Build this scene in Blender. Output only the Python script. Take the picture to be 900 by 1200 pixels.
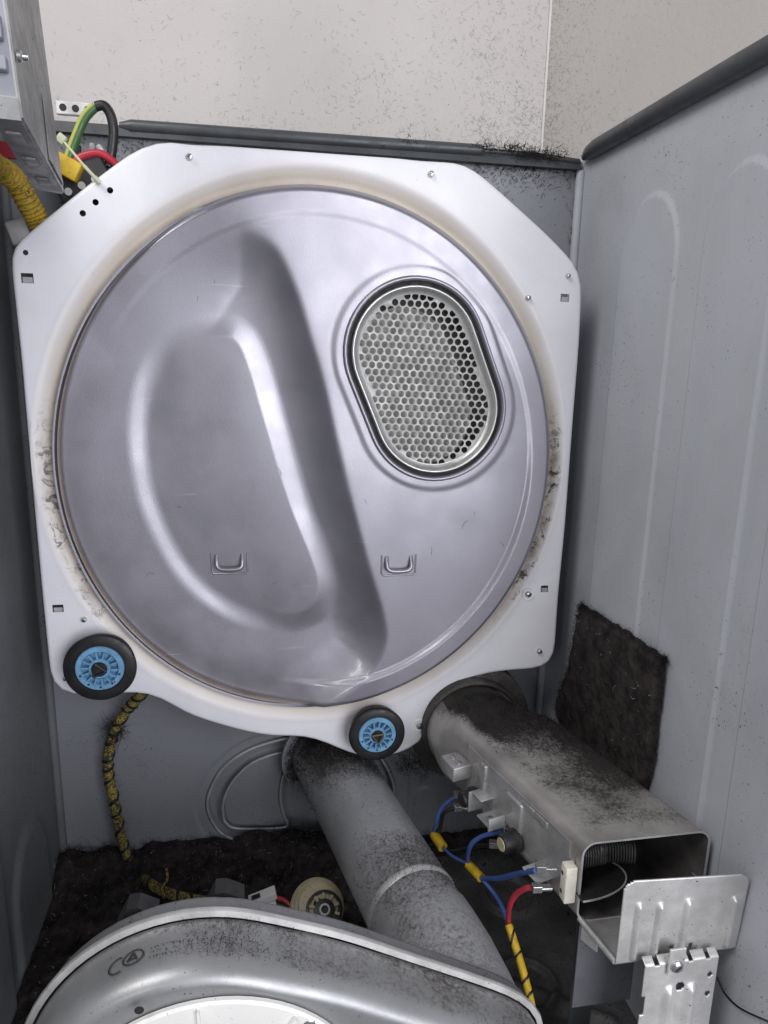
import bpy, bmesh, math, random
import numpy as np
from mathutils import Vector, Matrix

random.seed(7); np.random.seed(7)
for o in list(bpy.data.objects): bpy.data.objects.remove(o, do_unlink=True)
scene = bpy.context.scene
col = scene.collection

# ------------------------------------------------------------------ camera
CAM = np.array([0.24379, -0.80341, 0.39472])
PITCH, YAW, ROLL, FPX = 0.219027, 0.179711, 0.0225716, 819.6
def cam_rows():
    cy, sy = math.cos(YAW), math.sin(YAW); cp, sp = math.cos(PITCH), math.sin(PITCH)
    cr, sr = math.cos(ROLL), math.sin(ROLL)
    f = np.array([sy, cy, 0.]); rt = np.array([cy, -sy, 0.]); up = np.array([0, 0, 1.])
    f2 = f*cp - up*sp; u2 = up*cp + f*sp
    return rt*cr + u2*sr, -rt*sr + u2*cr, f2
RT, UP, FW = cam_rows()
cd = bpy.data.cameras.new('camera'); cam = bpy.data.objects.new('camera', cd); col.objects.link(cam)
cd.sensor_fit = 'HORIZONTAL'; cd.sensor_width = 36; cd.lens = FPX/900*36
cd.clip_start = 0.01; cd.clip_end = 50
M = Matrix.Identity(4)
for i in range(3): M[i][0] = RT[i]; M[i][1] = UP[i]; M[i][2] = -FW[i]; M[i][3] = CAM[i]
cam.matrix_world = M
scene.camera = cam
def at(x, y, ax, v):
    "measuring aid: the point on the plane (axis ax = v) of the real place seen at photo pixel x, y"
    d = (x-450)/FPX*RT - (y-600)/FPX*UP + FW
    return CAM + d*(v-CAM[ax])/d[ax]

# ------------------------------------------------------------------ light
w = bpy.data.worlds.new('World'); scene.world = w; w.use_nodes = True
w.node_tree.nodes['Background'].inputs[0].default_value = (0.90, 0.94, 1.0, 1)
w.node_tree.nodes['Background'].inputs[1].default_value = 0.24
def area(name, loc, target, size, power, color=(1, 1, 1), sy=None):
    l = bpy.data.lights.new(name, 'AREA'); l.size = size; l.energy = power; l.color = color
    if sy: l.shape = 'RECTANGLE'; l.size_y = sy
    o = bpy.data.objects.new(name, l); col.objects.link(o); o.location = loc
    o.rotation_euler = (Vector(target)-Vector(loc)).to_track_quat('-Z', 'Y').to_euler()
    return o
area('ceiling_lamp', (-0.90, -1.10, 1.90), (0.5, 0.0, 0.1), 0.9, 27, (1, 0.98, 0.96))
area('highlight_lamp', (-0.70, -2.0, 0.75), (0.3, 0.0, 0.3), 0.08, 3.0, (1, 0.99, 0.97), 0.5)  # unseen lamp, added for crisp highlights on the back plate's ridges
area('room_light', (1.40, -2.8, 0.75), (0.4, 0.0, 0.25), 1.9, 78, (0.95, 0.95, 1.0), 2.2)
scene.view_settings.view_transform = 'Standard'; scene.view_settings.look = 'None'
scene.view_settings.gamma = 1; scene.view_settings.exposure = 0.0

# ------------------------------------------------------------------ materials
def nn(nt, t, **kw):
    n = nt.nodes.new(t)
    for k, v in kw.items(): setattr(n, k, v)
    return n
def mathn(nt, op, a, b=None, clamp=False):
    n = nn(nt, 'ShaderNodeMath', operation=op, use_clamp=clamp)
    for i, v in enumerate((a, b)):
        if v is None: continue
        if isinstance(v, (int, float)): n.inputs[i].default_value = v
        else: nt.links.new(v, n.inputs[i])
    return n.outputs[0]
def ramp(nt, v, lo, hi, a=0., b=1.):
    n = nn(nt, 'ShaderNodeMapRange', clamp=True, interpolation_type='SMOOTHSTEP')
    nt.links.new(v, n.inputs[0])
    for i, x in zip((1, 2, 3, 4), (lo, hi, a, b)): n.inputs[i].default_value = x
    return n.outputs[0]
def noise(nt, pos, scale, detail=4, rough=.55, dist=0.):
    n = nn(nt, 'ShaderNodeTexNoise'); n.inputs['Scale'].default_value = scale; n.inputs['Detail'].default_value = detail
    n.inputs['Roughness'].default_value = rough; n.inputs['Distortion'].default_value = dist
    nt.links.new(pos, n.inputs['Vector']); return n.outputs[0]
def mix(nt, fac, a, b):
    n = nn(nt, 'ShaderNodeMix', data_type='RGBA')
    if isinstance(fac, (int, float)): n.inputs[0].default_value = fac
    else: nt.links.new(fac, n.inputs[0])
    for i, v in ((6, a), (7, b)):
        if isinstance(v, tuple): n.inputs[i].default_value = (*v, 1)
        else: nt.links.new(v, n.inputs[i])
    return n.outputs[2]
def pmat(name, c, rough=.5, metal=0., var=.08, vscale=12, bump=.0, bscale=300, specks=0., coat=0., rvar=.1, dust=None, hook=None, spec=.5):
    """procedural material: colour drift, roughness drift, fine relief, dark lint specks, lint settled on top"""
    m = bpy.data.materials.new(name); m.use_nodes = True; nt = m.node_tree
    b = nt.nodes['Principled BSDF']; g = nn(nt, 'ShaderNodeNewGeometry'); pos = g.outputs['Position']
    b.inputs['Metallic'].default_value = metal; b.inputs['Coat Weight'].default_value = coat; b.inputs['Coat Roughness'].default_value = .25
    b.inputs['Specular IOR Level'].default_value = spec
    n1 = noise(nt, pos, vscale, 6, .6)
    cc = mix(nt, ramp(nt, n1, .3, .7), tuple(x*(1-var) for x in c), tuple(min(1, x*(1+var)) for x in c))
    rr = ramp(nt, noise(nt, pos, vscale*2.3, 5), .3, .7, max(.02, rough-rvar), min(1, rough+rvar))
    if hook: cc, rr = hook(nt, pos, g, cc, rr)
    if specks > 0:
        s = noise(nt, pos, 420, 3, .7, .6); mk = noise(nt, pos, 9, 4)
        s2 = mathn(nt, 'ADD', s, mathn(nt, 'MULTIPLY', mk, .22*1.0))
        f = ramp(nt, s2, .80-specks*.1, .84-specks*.1)
        cc = mix(nt, f, cc, (.035, .03, .03)); rr = mathn(nt, 'MAXIMUM', rr, f)
    if dust:
        # dust: dict(col, sc, lo, hi, up)
        nz = nn(nt, 'ShaderNodeSeparateXYZ'); nt.links.new(g.outputs['True Normal'], nz.inputs[0])
        a = mathn(nt, 'ADD', noise(nt, pos, dust.get('sc', 14), 4, .6), mathn(nt, 'MULTIPLY', noise(nt, pos, 260, 4, .75, .4), .75))
        if 'mask' in dust: a = mathn(nt, 'SUBTRACT', a, mathn(nt, 'MULTIPLY', mathn(nt, 'SUBTRACT', 1., dust['mask'](nt, pos)), .55))
        f = ramp(nt, a, dust['lo'], dust['hi'])
        if dust.get('up', True): f = mathn(nt, 'MULTIPLY', f, ramp(nt, nz.outputs[2], .25, .85))
        cc = mix(nt, f, cc, dust.get('col', (.03, .027, .027))); rr = mathn(nt, 'MAXIMUM', rr, f)
        md = b.inputs['Metallic']; mm = mathn(nt, 'MULTIPLY', mathn(nt, 'SUBTRACT', 1., f), metal); nt.links.new(mm, md)
    nt.links.new(cc, b.inputs['Base Color']); nt.links.new(rr, b.inputs['Roughness'])
    if bump > 0:
        bn = nn(nt, 'ShaderNodeBump'); bn.inputs['Strength'].default_value = bump; bn.inputs['Distance'].default_value = .001
        nt.links.new(noise(nt, pos, bscale, 3), bn.inputs['Height']); nt.links.new(bn.outputs[0], b.inputs['Normal'])
    return m
def sepxyz(nt, p):
    s = nn(nt, 'ShaderNodeSeparateXYZ'); nt.links.new(p, s.inputs[0]); return s.outputs
# lint collects in drifts: thick at the rear of the duct, on its far right edge, thin near the mouth
def ductmask(nt, p):
    o = sepxyz(nt, p)
    a = ramp(nt, o[1], -.19, -.085)
    across = mathn(nt, 'ADD', o[0], mathn(nt, 'MULTIPLY', o[1], .2643))
    b = mathn(nt, 'MULTIPLY', ramp(nt, across, .46, .565), ramp(nt, o[1], -.30, -.20))
    m = mathn(nt, 'MAXIMUM', mathn(nt, 'MULTIPLY', mathn(nt, 'MAXIMUM', a, b), 1.15), .52)
    m = mathn(nt, 'MULTIPLY', m, ramp(nt, across, .447, .475))
    return mathn(nt, 'MULTIPLY', m, ramp(nt, o[1], -.296, -.270))
def pipemask(nt, p):
    o = sepxyz(nt, p)
    return mathn(nt, 'MAXIMUM', mathn(nt, 'MULTIPLY', ramp(nt, o[1], -.10, .05), 1.1), mathn(nt, 'ADD', .40, mathn(nt, 'MULTIPLY', ramp(nt, o[1], -.13, -.20), .16)))
def blowmask(nt, p):
    o = sepxyz(nt, p)
    return mathn(nt, 'MULTIPLY', mathn(nt, 'MAXIMUM', ramp(nt, o[0], .15, .33), mathn(nt, 'MULTIPLY', ramp(nt, o[1], -.372, -.352), .75)), ramp(nt, o[1], -.396, -.380))

# disc geometry (ellipse of the drum back plate, at its lip plane)
YL = -.018
_l, _r, _t, _b = at(59, 520, 1, YL), at(649, 500, 1, YL), at(352, 215, 1, YL), at(353, 832, 1, YL)
DCX, DRX = (_l[0]+_r[0])/2, (_r[0]-_l[0])/2
DCZ, DRZ = (_t[2]+_b[2])/2, (_t[2]-_b[2])/2

def radial(nt, pos):
    s = nn(nt, 'ShaderNodeSeparateXYZ'); nt.links.new(pos, s.inputs[0])
    x = mathn(nt, 'DIVIDE', mathn(nt, 'SUBTRACT', s.outputs[0], DCX), DRX)
    z = mathn(nt, 'DIVIDE', mathn(nt, 'SUBTRACT', s.outputs[2], DCZ), DRZ)
    return s, x, z, mathn(nt, 'SQRT', mathn(nt, 'ADD', mathn(nt, 'MULTIPLY', x, x), mathn(nt, 'MULTIPLY', z, z)))
def track_hook(nt, pos, g, cc, rr):
    # heat and felt stains burnt into the enamel around the drum seal track
    s, x, z, r = radial(nt, pos)
    fl = ramp(nt, noise(nt, pos, 5, 6, .7, .6), .42, .72); cc = mix(nt, mathn(nt, 'MULTIPLY', fl, .22), cc, (.60, .585, .57))
    ch = ramp(nt, noise(nt, pos, 190, 3, .6), .70, .74); cc = mix(nt, mathn(nt, 'MULTIPLY', ch, .45), cc, (.30, .28, .26))
    rn = mathn(nt, 'ADD', r, mathn(nt, 'MULTIPLY', mathn(nt, 'SUBTRACT', noise(nt, pos, 7, 5), .5), .05))
    f1 = mathn(nt, 'MULTIPLY', ramp(nt, rn, 1.115, 1.02), .78)
    c1 = mix(nt, f1, cc, (.47, .39, .28))
    f2 = mathn(nt, 'MULTIPLY', ramp(nt, rn, 1.055, 1.0), ramp(nt, noise(nt, pos, 16, 5), .3, .75))
    c2 = mix(nt, mathn(nt, 'MULTIPLY', f2, .75), c1, (.28, .20, .11))
    # worn black smears on the left and right flanks
    side = mathn(nt, 'MULTIPLY', ramp(nt, mathn(nt, 'ABSOLUTE', x), .78, .95), ramp(nt, z, .30, .0))
    brn = mathn(nt, 'MULTIPLY', mathn(nt, 'MULTIPLY', ramp(nt, noise(nt, pos, 24, 6, .7, .8), .42, .62), side), ramp(nt, mathn(nt, 'ABSOLUTE', mathn(nt, 'SUBTRACT', r, 1.035)), .045, .015))
    c2 = mix(nt, mathn(nt, 'MULTIPLY', brn, .7), c2, (.20, .14, .085))
    sm = mathn(nt, 'MULTIPLY', ramp(nt, noise(nt, pos, 55, 6, .75, 1.2), .52, .60), ramp(nt, mathn(nt, 'ABSOLUTE', mathn(nt, 'SUBTRACT', r, 1.045)), .042, .015))
    c3 = mix(nt, mathn(nt, 'MULTIPLY', sm, side), c2, (.05, .04, .035))
    return c3, rr

def scratch_hook(nt, pos, g, cc, rr):
    # long fine rub marks left by laundry, seen as slightly rougher and paler lines
    mp = nn(nt, 'ShaderNodeMapping'); mp.inputs['Rotation'].default_value = (0, .5, 0); mp.inputs['Scale'].default_value = (9, 9, 160); nt.links.new(pos, mp.inputs[0])
    f = mathn(nt, 'MULTIPLY', ramp(nt, noise(nt, mp.outputs[0], 1.0, 6, .7, .4), .62, .70), ramp(nt, noise(nt, pos, 11, 3), .48, .62))
    sp = ramp(nt, noise(nt, pos, 700, 2, .6), .66, .72)
    cc = mix(nt, mathn(nt, 'MULTIPLY', f, .34), cc, (.75, .74, .78)); cc = mix(nt, mathn(nt, 'MULTIPLY', sp, .35), cc, (.25, .24, .27))
    return cc, mathn(nt, 'ADD', rr, mathn(nt, 'MULTIPLY', f, .12))
mat_enamel = pmat('white_enamel', (.80, .80, .85), .33, 0, .03, 6, .05, 250, 0, .1, .06, hook=track_hook)
mat_disc = pmat('silver_lavender_paint', (.335, .326, .372), .42, .78, .05, 9, .16, 900, 0, .15, .05, hook=scratch_hook)
mat_disc.node_tree.nodes['Principled BSDF'].inputs['Coat Roughness'].default_value = .13
mat_disc.node_tree.nodes['Principled BSDF'].inputs['Coat Weight'].default_value = .6
def streak_hook(nt, pos, g, cc, rr):
    # wiped and dusty vertical streaks on the painted sheet
    mp = nn(nt, 'ShaderNodeMapping'); mp.inputs['Scale'].default_value = (26, 26, 2.2); nt.links.new(pos, mp.inputs[0])
    f = ramp(nt, noise(nt, mp.outputs[0], 1.0, 6, .62, .5), .40, .68)
    sm = ramp(nt, noise(nt, pos, 4.5, 5, .6, .8), .45, .70)
    cc = mix(nt, mathn(nt, 'MULTIPLY', f, .20), cc, (.56, .57, .59)); cc = mix(nt, mathn(nt, 'MULTIPLY', sm, .22), cc, (.26, .265, .28))
    return cc, mathn(nt, 'ADD', rr, mathn(nt, 'MULTIPLY', f, .12))
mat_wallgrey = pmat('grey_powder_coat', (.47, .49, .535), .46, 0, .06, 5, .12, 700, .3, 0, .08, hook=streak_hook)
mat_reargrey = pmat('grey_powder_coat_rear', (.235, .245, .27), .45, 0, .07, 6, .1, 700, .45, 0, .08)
mat_leftgrey = pmat('grey_powder_coat_shaded', (.15, .155, .165), .6, 0, .12, 7, .2, 500, .6, 0, .08)  # panel paint darkened so the colour carries the left side's shade
mat_rail = pmat('dark_rail_paint', (.055, .06, .066), .42, 0, .15, 20, .1, 400, .2)
mat_lint = pmat('lint_black', (.040, .034, .034), 1., 0, .5, 60, 1., 260, 0, spec=.1)
mat_fibre = pmat('lint_fibre', (.034, .03, .03), 1., 0, .4, 90, 0, spec=.1)
mat_fibre_pale = pmat('lint_fibre_pale', (.16, .15, .15), .9, 0, .5, 90, 0, spec=.1)
mat_duct = pmat('heat_tinted_steel', (.38, .36, .345), .45, .5, .25, 14, .15, 300, 0, 0, .12,
                dust=dict(sc=13, lo=.42, hi=.86, col=(.022, .020, .018),
                          mask=lambda nt, p: ductmask(nt, p)))
mat_duct_side = pmat('bright_steel', (.48, .47, .47), .38, .6, .25, 22, .1, 300, .3, 0, .14)
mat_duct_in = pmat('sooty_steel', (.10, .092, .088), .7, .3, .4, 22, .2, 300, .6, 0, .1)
mat_galv = pmat('galvanised_steel', (.62, .61, .605), .40, .5, .16, 26, .1, 200, .25, 0, .1)
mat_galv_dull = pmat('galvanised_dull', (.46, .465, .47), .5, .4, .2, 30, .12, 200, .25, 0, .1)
mat_pipe = pmat('grey_pipe_metal', (.34, .345, .36), .5, .25, .14, 11, .12, 300, .4, 0, .1,
                dust=dict(sc=11, lo=.50, hi=.94, col=(.035, .032, .032), mask=lambda nt, p: pipemask(nt, p)))
mat_blower = pmat('blower_galvanised', (.36, .365, .375), .42, .55, .1, 12, .1, 300, .2, 0, .06,
                  dust=dict(sc=10, lo=.68, hi=1.05, col=(.06, .05, .048), mask=lambda nt, p: blowmask(nt, p)))
mat_cover = pmat('white_plastic', (.78, .77, .75), .45, 0, .04, 10, .05, 300, .1)
mat_black = pmat('black_rubber', (.012, .012, .013), .5, 0, .3, 40, .1, 400)
mat_blackpl = pmat('black_plastic', (.02, .02, .021), .45, 0, .3, 40, .1, 400, .2)
mat_blue = pmat('blue_hub_plastic', (.15, .33, .52), .55, 0, .2, 60, .1, 300, .5)
mat_bluewire = pmat('blue_wire', (.05, .10, .30), .4, 0, .1, 40, 0)
mat_redwire = pmat('red_wire', (.42, .03, .05), .4, 0, .1, 40, 0)
mat_blackwire = pmat('black_wire', (.015, .015, .017), .4, 0, .2, 40, 0)
mat_yellow = pmat('yellow_tape', (.55, .36, .02), .5, 0, .2, 60, .4, 200, .5)
mat_yellowdirty = pmat('yellow_tape_dirty', (.32, .25, .05), .7, 0, .4, 80, .5, 200, 1.9)
mat_greenwire = pmat('green_wire', (.05, .14, .04), .4, 0, .2, 40, 0)
mat_yelgreen = pmat('yellow_green_stripe', (.42, .45, .08), .4, 0, .1, 40, 0)
mat_screw = pmat('screw_steel', (.55, .55, .55), .25, .95, .1, 40, 0)
mat_flange = pmat('grille_flange_steel', (.66, .66, .65), .36, .7, .06, 40, .04, 300)
mat_chrome = pmat('grille_steel', (.30, .30, .29), .5, .6, .06, 40, .04, 300)
mat_grillein = pmat('duct_inside_grey', (.20, .195, .19), .7, .2, .2, 30, 0)
mat_darkgap = pmat('dark_gap', (.015, .015, .016), .7, 0, .2, 60, 0)  # near-black, painted in for the shade inside gaps, slots and holes
mat_ceramic = pmat('white_ceramic', (.72, .69, .60), .5, 0, .1, 60, .1, 300, .2)
mat_beige = pmat('beige_plastic', (.42, .37, .24), .45, 0, .15, 40, .05, 300, .5)
mat_ziptie = pmat('nylon_tie', (.55, .56, .38), .4, 0, .1, 60, 0)
mat_ctrl = pmat('control_box_steel', (.27, .272, .275), .48, .5, .22, 30, .15, 200, .5)
mat_panelplastic = pmat('grey_plastic', (.30, .31, .35), .4, 0, .06, 14, 0)
mat_redlabel = pmat('red_label', (.30, .02, .04), .5, 0, .1, 40, 0)
mat_print = pmat('print_ink', (.03, .03, .035), .6, 0, .4, 200, 0)
mat_coil = pmat('heater_wire', (.15, .145, .14), .45, .7, .2, 60, 0)
def roomhook(nt, pos, g, cc, rr):
    s = nn(nt, 'ShaderNodeSeparateXYZ'); nt.links.new(pos, s.inputs[0])
    f = ramp(nt, noise(nt, pos, 4, 6, .65, .5), .35, .75)
    return mix(nt, mathn(nt, 'MULTIPLY', f, .35), cc, (.56, .53, .51)), rr
mat_room = pmat('room_wall_paint', (.48, .455, .44), .7, 0, .03, 5, .5, 160, .12, 0, .05, hook=roomhook)


# ------------------------------------------------------------------ building helpers
ORG = {}
def tag(o, label=None, cat=None, group=None, kind=None):
    for k, v in (('label', label), ('category', cat), ('group', group), ('kind', kind)):
        if v: o[k] = v
    return o
def place(o, org, parent):
    ORG[o.name] = np.array(org, float); col.objects.link(o)
    if parent is not None:
        o.parent = parent; o.location = Vector(ORG[o.name]-ORG[parent.name])
    else: o.location = Vector(org)
    return o
def thing(name, loc, label, cat, group=None):
    o = bpy.data.objects.new(name, None); o.empty_display_size = .02
    place(o, loc, None); return tag(o, label, cat, group)
def mesh(name, V, F, mat, parent=None, smooth=False, org=None):
    V = np.asarray(V, float).reshape(-1, 3)
    if org is None: lo, hi = V.min(0), V.max(0); org = np.array([(lo[0]+hi[0])/2, (lo[1]+hi[1])/2, lo[2]])
    me = bpy.data.meshes.new(name); me.from_pydata((V-org).tolist(), [], [list(map(int, f)) for f in F])
    if mat: me.materials.append(mat)
    if smooth: me.polygons.foreach_set('use_smooth', [True]*len(me.polygons))
    me.update(); o = bpy.data.objects.new(name, me)
    return place(o, org, parent)
def from_bm(name, bm, mat, parent=None, smooth=False, recalc=True):
    if recalc: bmesh.ops.recalc_face_normals(bm, faces=bm.faces)
    bm.verts.index_update(); V = [v.co[:] for v in bm.verts]; F = [[v.index for v in f.verts] for f in bm.faces]; bm.free()
    return mesh(name, V, F, mat, parent, smooth)
def autosmooth(o, ang=40):
    me = o.data; me.polygons.foreach_set('use_smooth', [True]*len(me.polygons))
    me.set_sharp_from_angle(angle=math.radians(ang)); return o
class MB:
    "collects simple solids into one mesh"
    def __init__(s): s.V = []; s.F = []
    def add(s, V, F):
        n = len(s.V); s.V += [tuple(map(float, v)) for v in V]; s.F += [[i+n for i in f] for f in F]; return s
    def box(s, c, h, ax=None, bev=0.):
        "centre, half sizes, optional 3 axis vectors, bevel"
        bm = bmesh.new(); bmesh.ops.create_cube(bm, size=2)
        for v in bm.verts: v.co = Vector((v.co[0]*h[0], v.co[1]*h[1], v.co[2]*h[2]))
        if bev: bmesh.ops.bevel(bm, geom=list(bm.edges), offset=bev, segments=2, affect='EDGES', profile=.5)
        bm.verts.index_update()
        A = np.eye(3) if ax is None else np.array([np.array(a, float)/np.linalg.norm(a) for a in ax])
        V = [np.array(c)+np.array(v.co[:])@A for v in bm.verts]; F = [[v.index for v in f.verts] for f in bm.faces]; bm.free()
        return s.add(V, F)
    def tube(s, P, r, n=10, caps=True):
        P = np.asarray(P, float); m = len(P); rr = np.broadcast_to(np.asarray(r, float), (m,))
        T = np.gradient(P, axis=0); T /= np.linalg.norm(T, axis=1)[:, None]+1e-12
        u = np.cross(T[0], [0, 0, 1.]);
        if np.linalg.norm(u) < .1: u = np.cross(T[0], [1., 0, 0])
        u /= np.linalg.norm(u); V = []; F = []
        for i in range(m):
            u = u-T[i]*(u@T[i]); u /= np.linalg.norm(u); v = np.cross(T[i], u)
            for k in range(n):
                a = 2*math.pi*k/n; V.append(P[i]+rr[i]*(math.cos(a)*u+math.sin(a)*v))
        for i in range(m-1):
            for k in range(n):
                F.append([i*n+k, i*n+(k+1) % n, (i+1)*n+(k+1) % n, (i+1)*n+k])
        if caps: F.append(list(range(n))[::-1]); F.append([(m-1)*n+k for k in range(n)])
        return s.add(V, F)
    def lathe(s, prof, c, axis, n=32, closed=False):
        "prof: (radius, distance along axis)"
        ax = np.array(axis, float); ax /= np.linalg.norm(ax)
        u = np.cross(ax, [0, 0, 1.]);
        if np.linalg.norm(u) < .1: u = np.cross(ax, [1., 0, 0])
        u /= np.linalg.norm(u); v = np.cross(ax, u); V = []; F = []; m = len(prof)
        for r, d in prof:
            for k in range(n):
                a = 2*math.pi*k/n; V.append(np.array(c)+ax*d+r*(math.cos(a)*u+math.sin(a)*v))
        for i in range(m-1+(1 if closed else 0)):
            for k in range(n):
                j = (i+1) % m; F.append([i*n+k, i*n+(k+1) % n, j*n+(k+1) % n, j*n+k])
        return s.add(V, F)
    def prism(s, poly, a0, a1, ax=1, cap=True):
        "2-D outline (other two axes, in order) swept along axis ax from a0 to a1"
        n = len(poly); V = []
        for a in (a0, a1):
            for p in poly:
                q = list(p); q.insert(ax, a); V.append(q)
        F = [[k, (k+1) % n, n+(k+1) % n, n+k] for k in range(n)]
        if cap: F += [list(range(n))[::-1], [n+k for k in range(n)]]
        return s.add(V, F)
    def build(s, name, mat, parent=None, smooth=None):
        o = mesh(name, s.V, s.F, mat, parent)
        bm = bmesh.new(); bm.from_mesh(o.data); bmesh.ops.recalc_face_normals(bm, faces=bm.faces); bm.to_mesh(o.data); bm.free()
        if smooth: autosmooth(o, smooth)
        return o
def spline(P, n=8, closed=False):
    P = np.asarray(P, float); m = len(P); out = []
    for i in range(m if closed else m-1):
        g = lambda k: P[k % m] if closed else P[min(max(k, 0), m-1)]
        a, b, c, d = g(i-1), g(i), g(i+1), g(i+2)
        for t in np.arange(n)/n:
            out.append(.5*((2*b)+(c-a)*t+(2*a-5*b+4*c-d)*t*t+(3*b-a-3*c+d)*t**3))
    if not closed: out.append(P[-1])
    return np.array(out)
def sdf_poly(P, X, Z):
    "signed distance of points to a closed polygon (negative inside)"
    X = X.ravel(); Z = Z.ravel(); d = np.full(X.shape, 1e9); ins = np.zeros(X.shape, bool); n = len(P)
    for i in range(n):
        a = P[i]; b = P[(i+1) % n]; e = b-a; l = e@e+1e-18
        t = np.clip(((X-a[0])*e[0]+(Z-a[1])*e[1])/l, 0, 1)
        d = np.minimum(d, (X-a[0]-t*e[0])**2+(Z-a[1]-t*e[1])**2)
        c = ((a[1] > Z) != (b[1] > Z)) & (X < (b[0]-a[0])*(Z-a[1])/(b[1]-a[1]+1e-18)+a[0]); ins ^= c
    d = np.sqrt(d); return np.where(ins, -d, d)
def sstep(t): t = np.clip(t, 0, 1); return t*t*(3-2*t)
def hf(name, A, B, nu, nv, fn, pos, mat, parent=None, keep=None):
    "height-field sheet: fn(u,v)->offset, pos(u,v,h)->xyz"
    u, v = np.meshgrid(np.linspace(*A, nu), np.linspace(*B, nv)); h = fn(u.ravel(), v.ravel())
    V = pos(u.ravel(), v.ravel(), h); I = np.arange(nu*nv).reshape(nv, nu)
    F = np.stack([I[:-1, :-1], I[:-1, 1:], I[1:, 1:], I[1:, :-1]], -1).reshape(-1, 4)
    if keep is not None:
        k = keep(u.ravel(), v.ravel()); F = F[k[F].any(1)]
        us = np.unique(F); mp = np.full(nu*nv, -1); mp[us] = np.arange(len(us)); V = V[us]; F = mp[F]
    return mesh(name, V, F, mat, parent, True)
def fibres(name, pts, nrm, mat, L=(.004, .02), wdt=.00022, parent=None, spread=1., seg=4, label=None, cat=None, lift=.6, flat=None):
    "curled lint hairs: thin crossed ribbons starting at pts"
    N = len(pts); P = np.array(pts, float); D = np.random.normal(size=(N, 3))*spread+np.array(nrm)*lift
    if flat is not None: D -= np.outer(D@np.array(flat), flat)
    D /= np.linalg.norm(D, axis=1)[:, None]+1e-9
    C = np.random.normal(size=(N, 3));
    if flat is not None: C -= np.outer(C@np.array(flat), flat)
    ln = L[0]+(L[1]-L[0])*np.random.uniform(0, 1, size=N)**2.2*1.5; V = []; F = []
    S = np.cross(D, np.array(flat) if flat is not None else np.random.normal(size=(N, 3))); S /= np.linalg.norm(S, axis=1)[:, None]+1e-9
    q = P.copy(); rows = []
    for i in range(seg+1):
        wi = wdt*(1-.5*i/seg); rows.append((q-S*wi, q+S*wi))
        q = q+D*(ln/seg)[:, None]; D = D+C*.45; D /= np.linalg.norm(D, axis=1)[:, None]+1e-9
        if flat is not None: S = np.cross(D, np.array(flat))
    V = np.stack([np.stack(r, 1) for r in rows], 1).reshape(N, -1, 3); k = V.shape[1]
    base = np.array([[2*i, 2*i+1, 2*i+3, 2*i+2] for i in range(seg)])
    F = (base[None]+(np.arange(N)*k)[:, None, None]).reshape(-1, 4)
    o = mesh(name, V.reshape(-1, 3), F, mat, parent); o['kind'] = 'stuff'
    if label: tag(o, label, cat)
    return o
def wire(name, px, r, mat, label=None, cat=None, parent=None, n=8, sub=6):
    "px: (pixel x, pixel y, axis, plane value) or xyz triples"
    P = [at(*p) if len(p) == 4 else p for p in px]
    o = MB().tube(spline(P, sub), r, n).build(name, mat, parent, 60)
    return tag(o, label, cat) if label else o

# ------------------------------------------------------------------ room behind
YB = .30; XC = at(640, 100, 1, YB)[0]
XR, XL, YR, ZF, ZT = .656, -.036, .105, -.330, .650
tag(mesh('wall', [(-1.2, YB, -.4), (XC, YB, -.4), (XC, YB, 1.7), (-1.2, YB, 1.7)], [[0, 1, 2, 3]], mat_room), 'off-white room wall behind the dryer', None, None, 'structure')
tag(mesh('wall_right', [(XC, YB, -.4), (XC+.30, -.45, -.4), (XC+.30, -.45, 1.7), (XC, YB, 1.7)], [[0, 1, 2, 3]], mat_room), 'off-white room wall meeting at the corner', None, None, 'structure')
def h2w(x, z): return .5+.28*(math.sin(31*x+17*z+1)+math.sin(47*z-23*x)+math.sin(71*x+5)*.7+math.sin(83*z+60*x)*.7)
# lint hairs stuck to the paint
pts = []
while len(pts) < 4300:
    x = random.uniform(-.02, XC-.003); z = random.uniform(.62, .95)
    dens = (.03+.97*math.exp(-(XC-x)/.13))*(.22+.78*math.exp(-max(0, z-.70)/.10))+.10*math.exp(-max(0, z-.68)/.05)
    dens *= .35+1.1*max(0., float(h2w(x, z)))
    if random.random() < dens: pts.append((x, YB-.0012, z))
tag(fibres('wall_lint', pts, (0, -1, 0), mat_fibre, (.0006, .0060), .00012, flat=(0., 1., 0.), lift=0), 'fine dark lint hairs stuck to the off-white wall', 'lint')
pts = []
dv = np.array([.30, -.45-YB, 0]); dv /= np.linalg.norm(dv); nv_ = np.array([dv[1], -dv[0], 0]); nv_ = nv_ if nv_[0] < 0 else -nv_
while len(pts) < 2200:
    t = min(.5, random.expovariate(1/.045)); z = random.uniform(.62, .98)
    if random.random() < .35+.65*math.exp(-max(0, z-.7)/.12): p = np.array([XC, YB, z])+dv*t+nv_*.0012; pts.append(tuple(p))
tag(fibres('corner_lint', pts, (0, -1, 0), mat_fibre, (.0008, .0045), .00014, flat=tuple(nv_), lift=0), 'dark lint hairs gathered in the wall corner', 'lint')

tag(MB().tube([(XC-.001, YB-.001, -.3), (XC-.001, YB-.001, 1.6)], .0022, 8).build('corner_bead', pmat('caulk_white', (.62, .60, .59), .6), None, 60), 'thin white caulk line in the corner of the room walls', None, None, 'structure')
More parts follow.
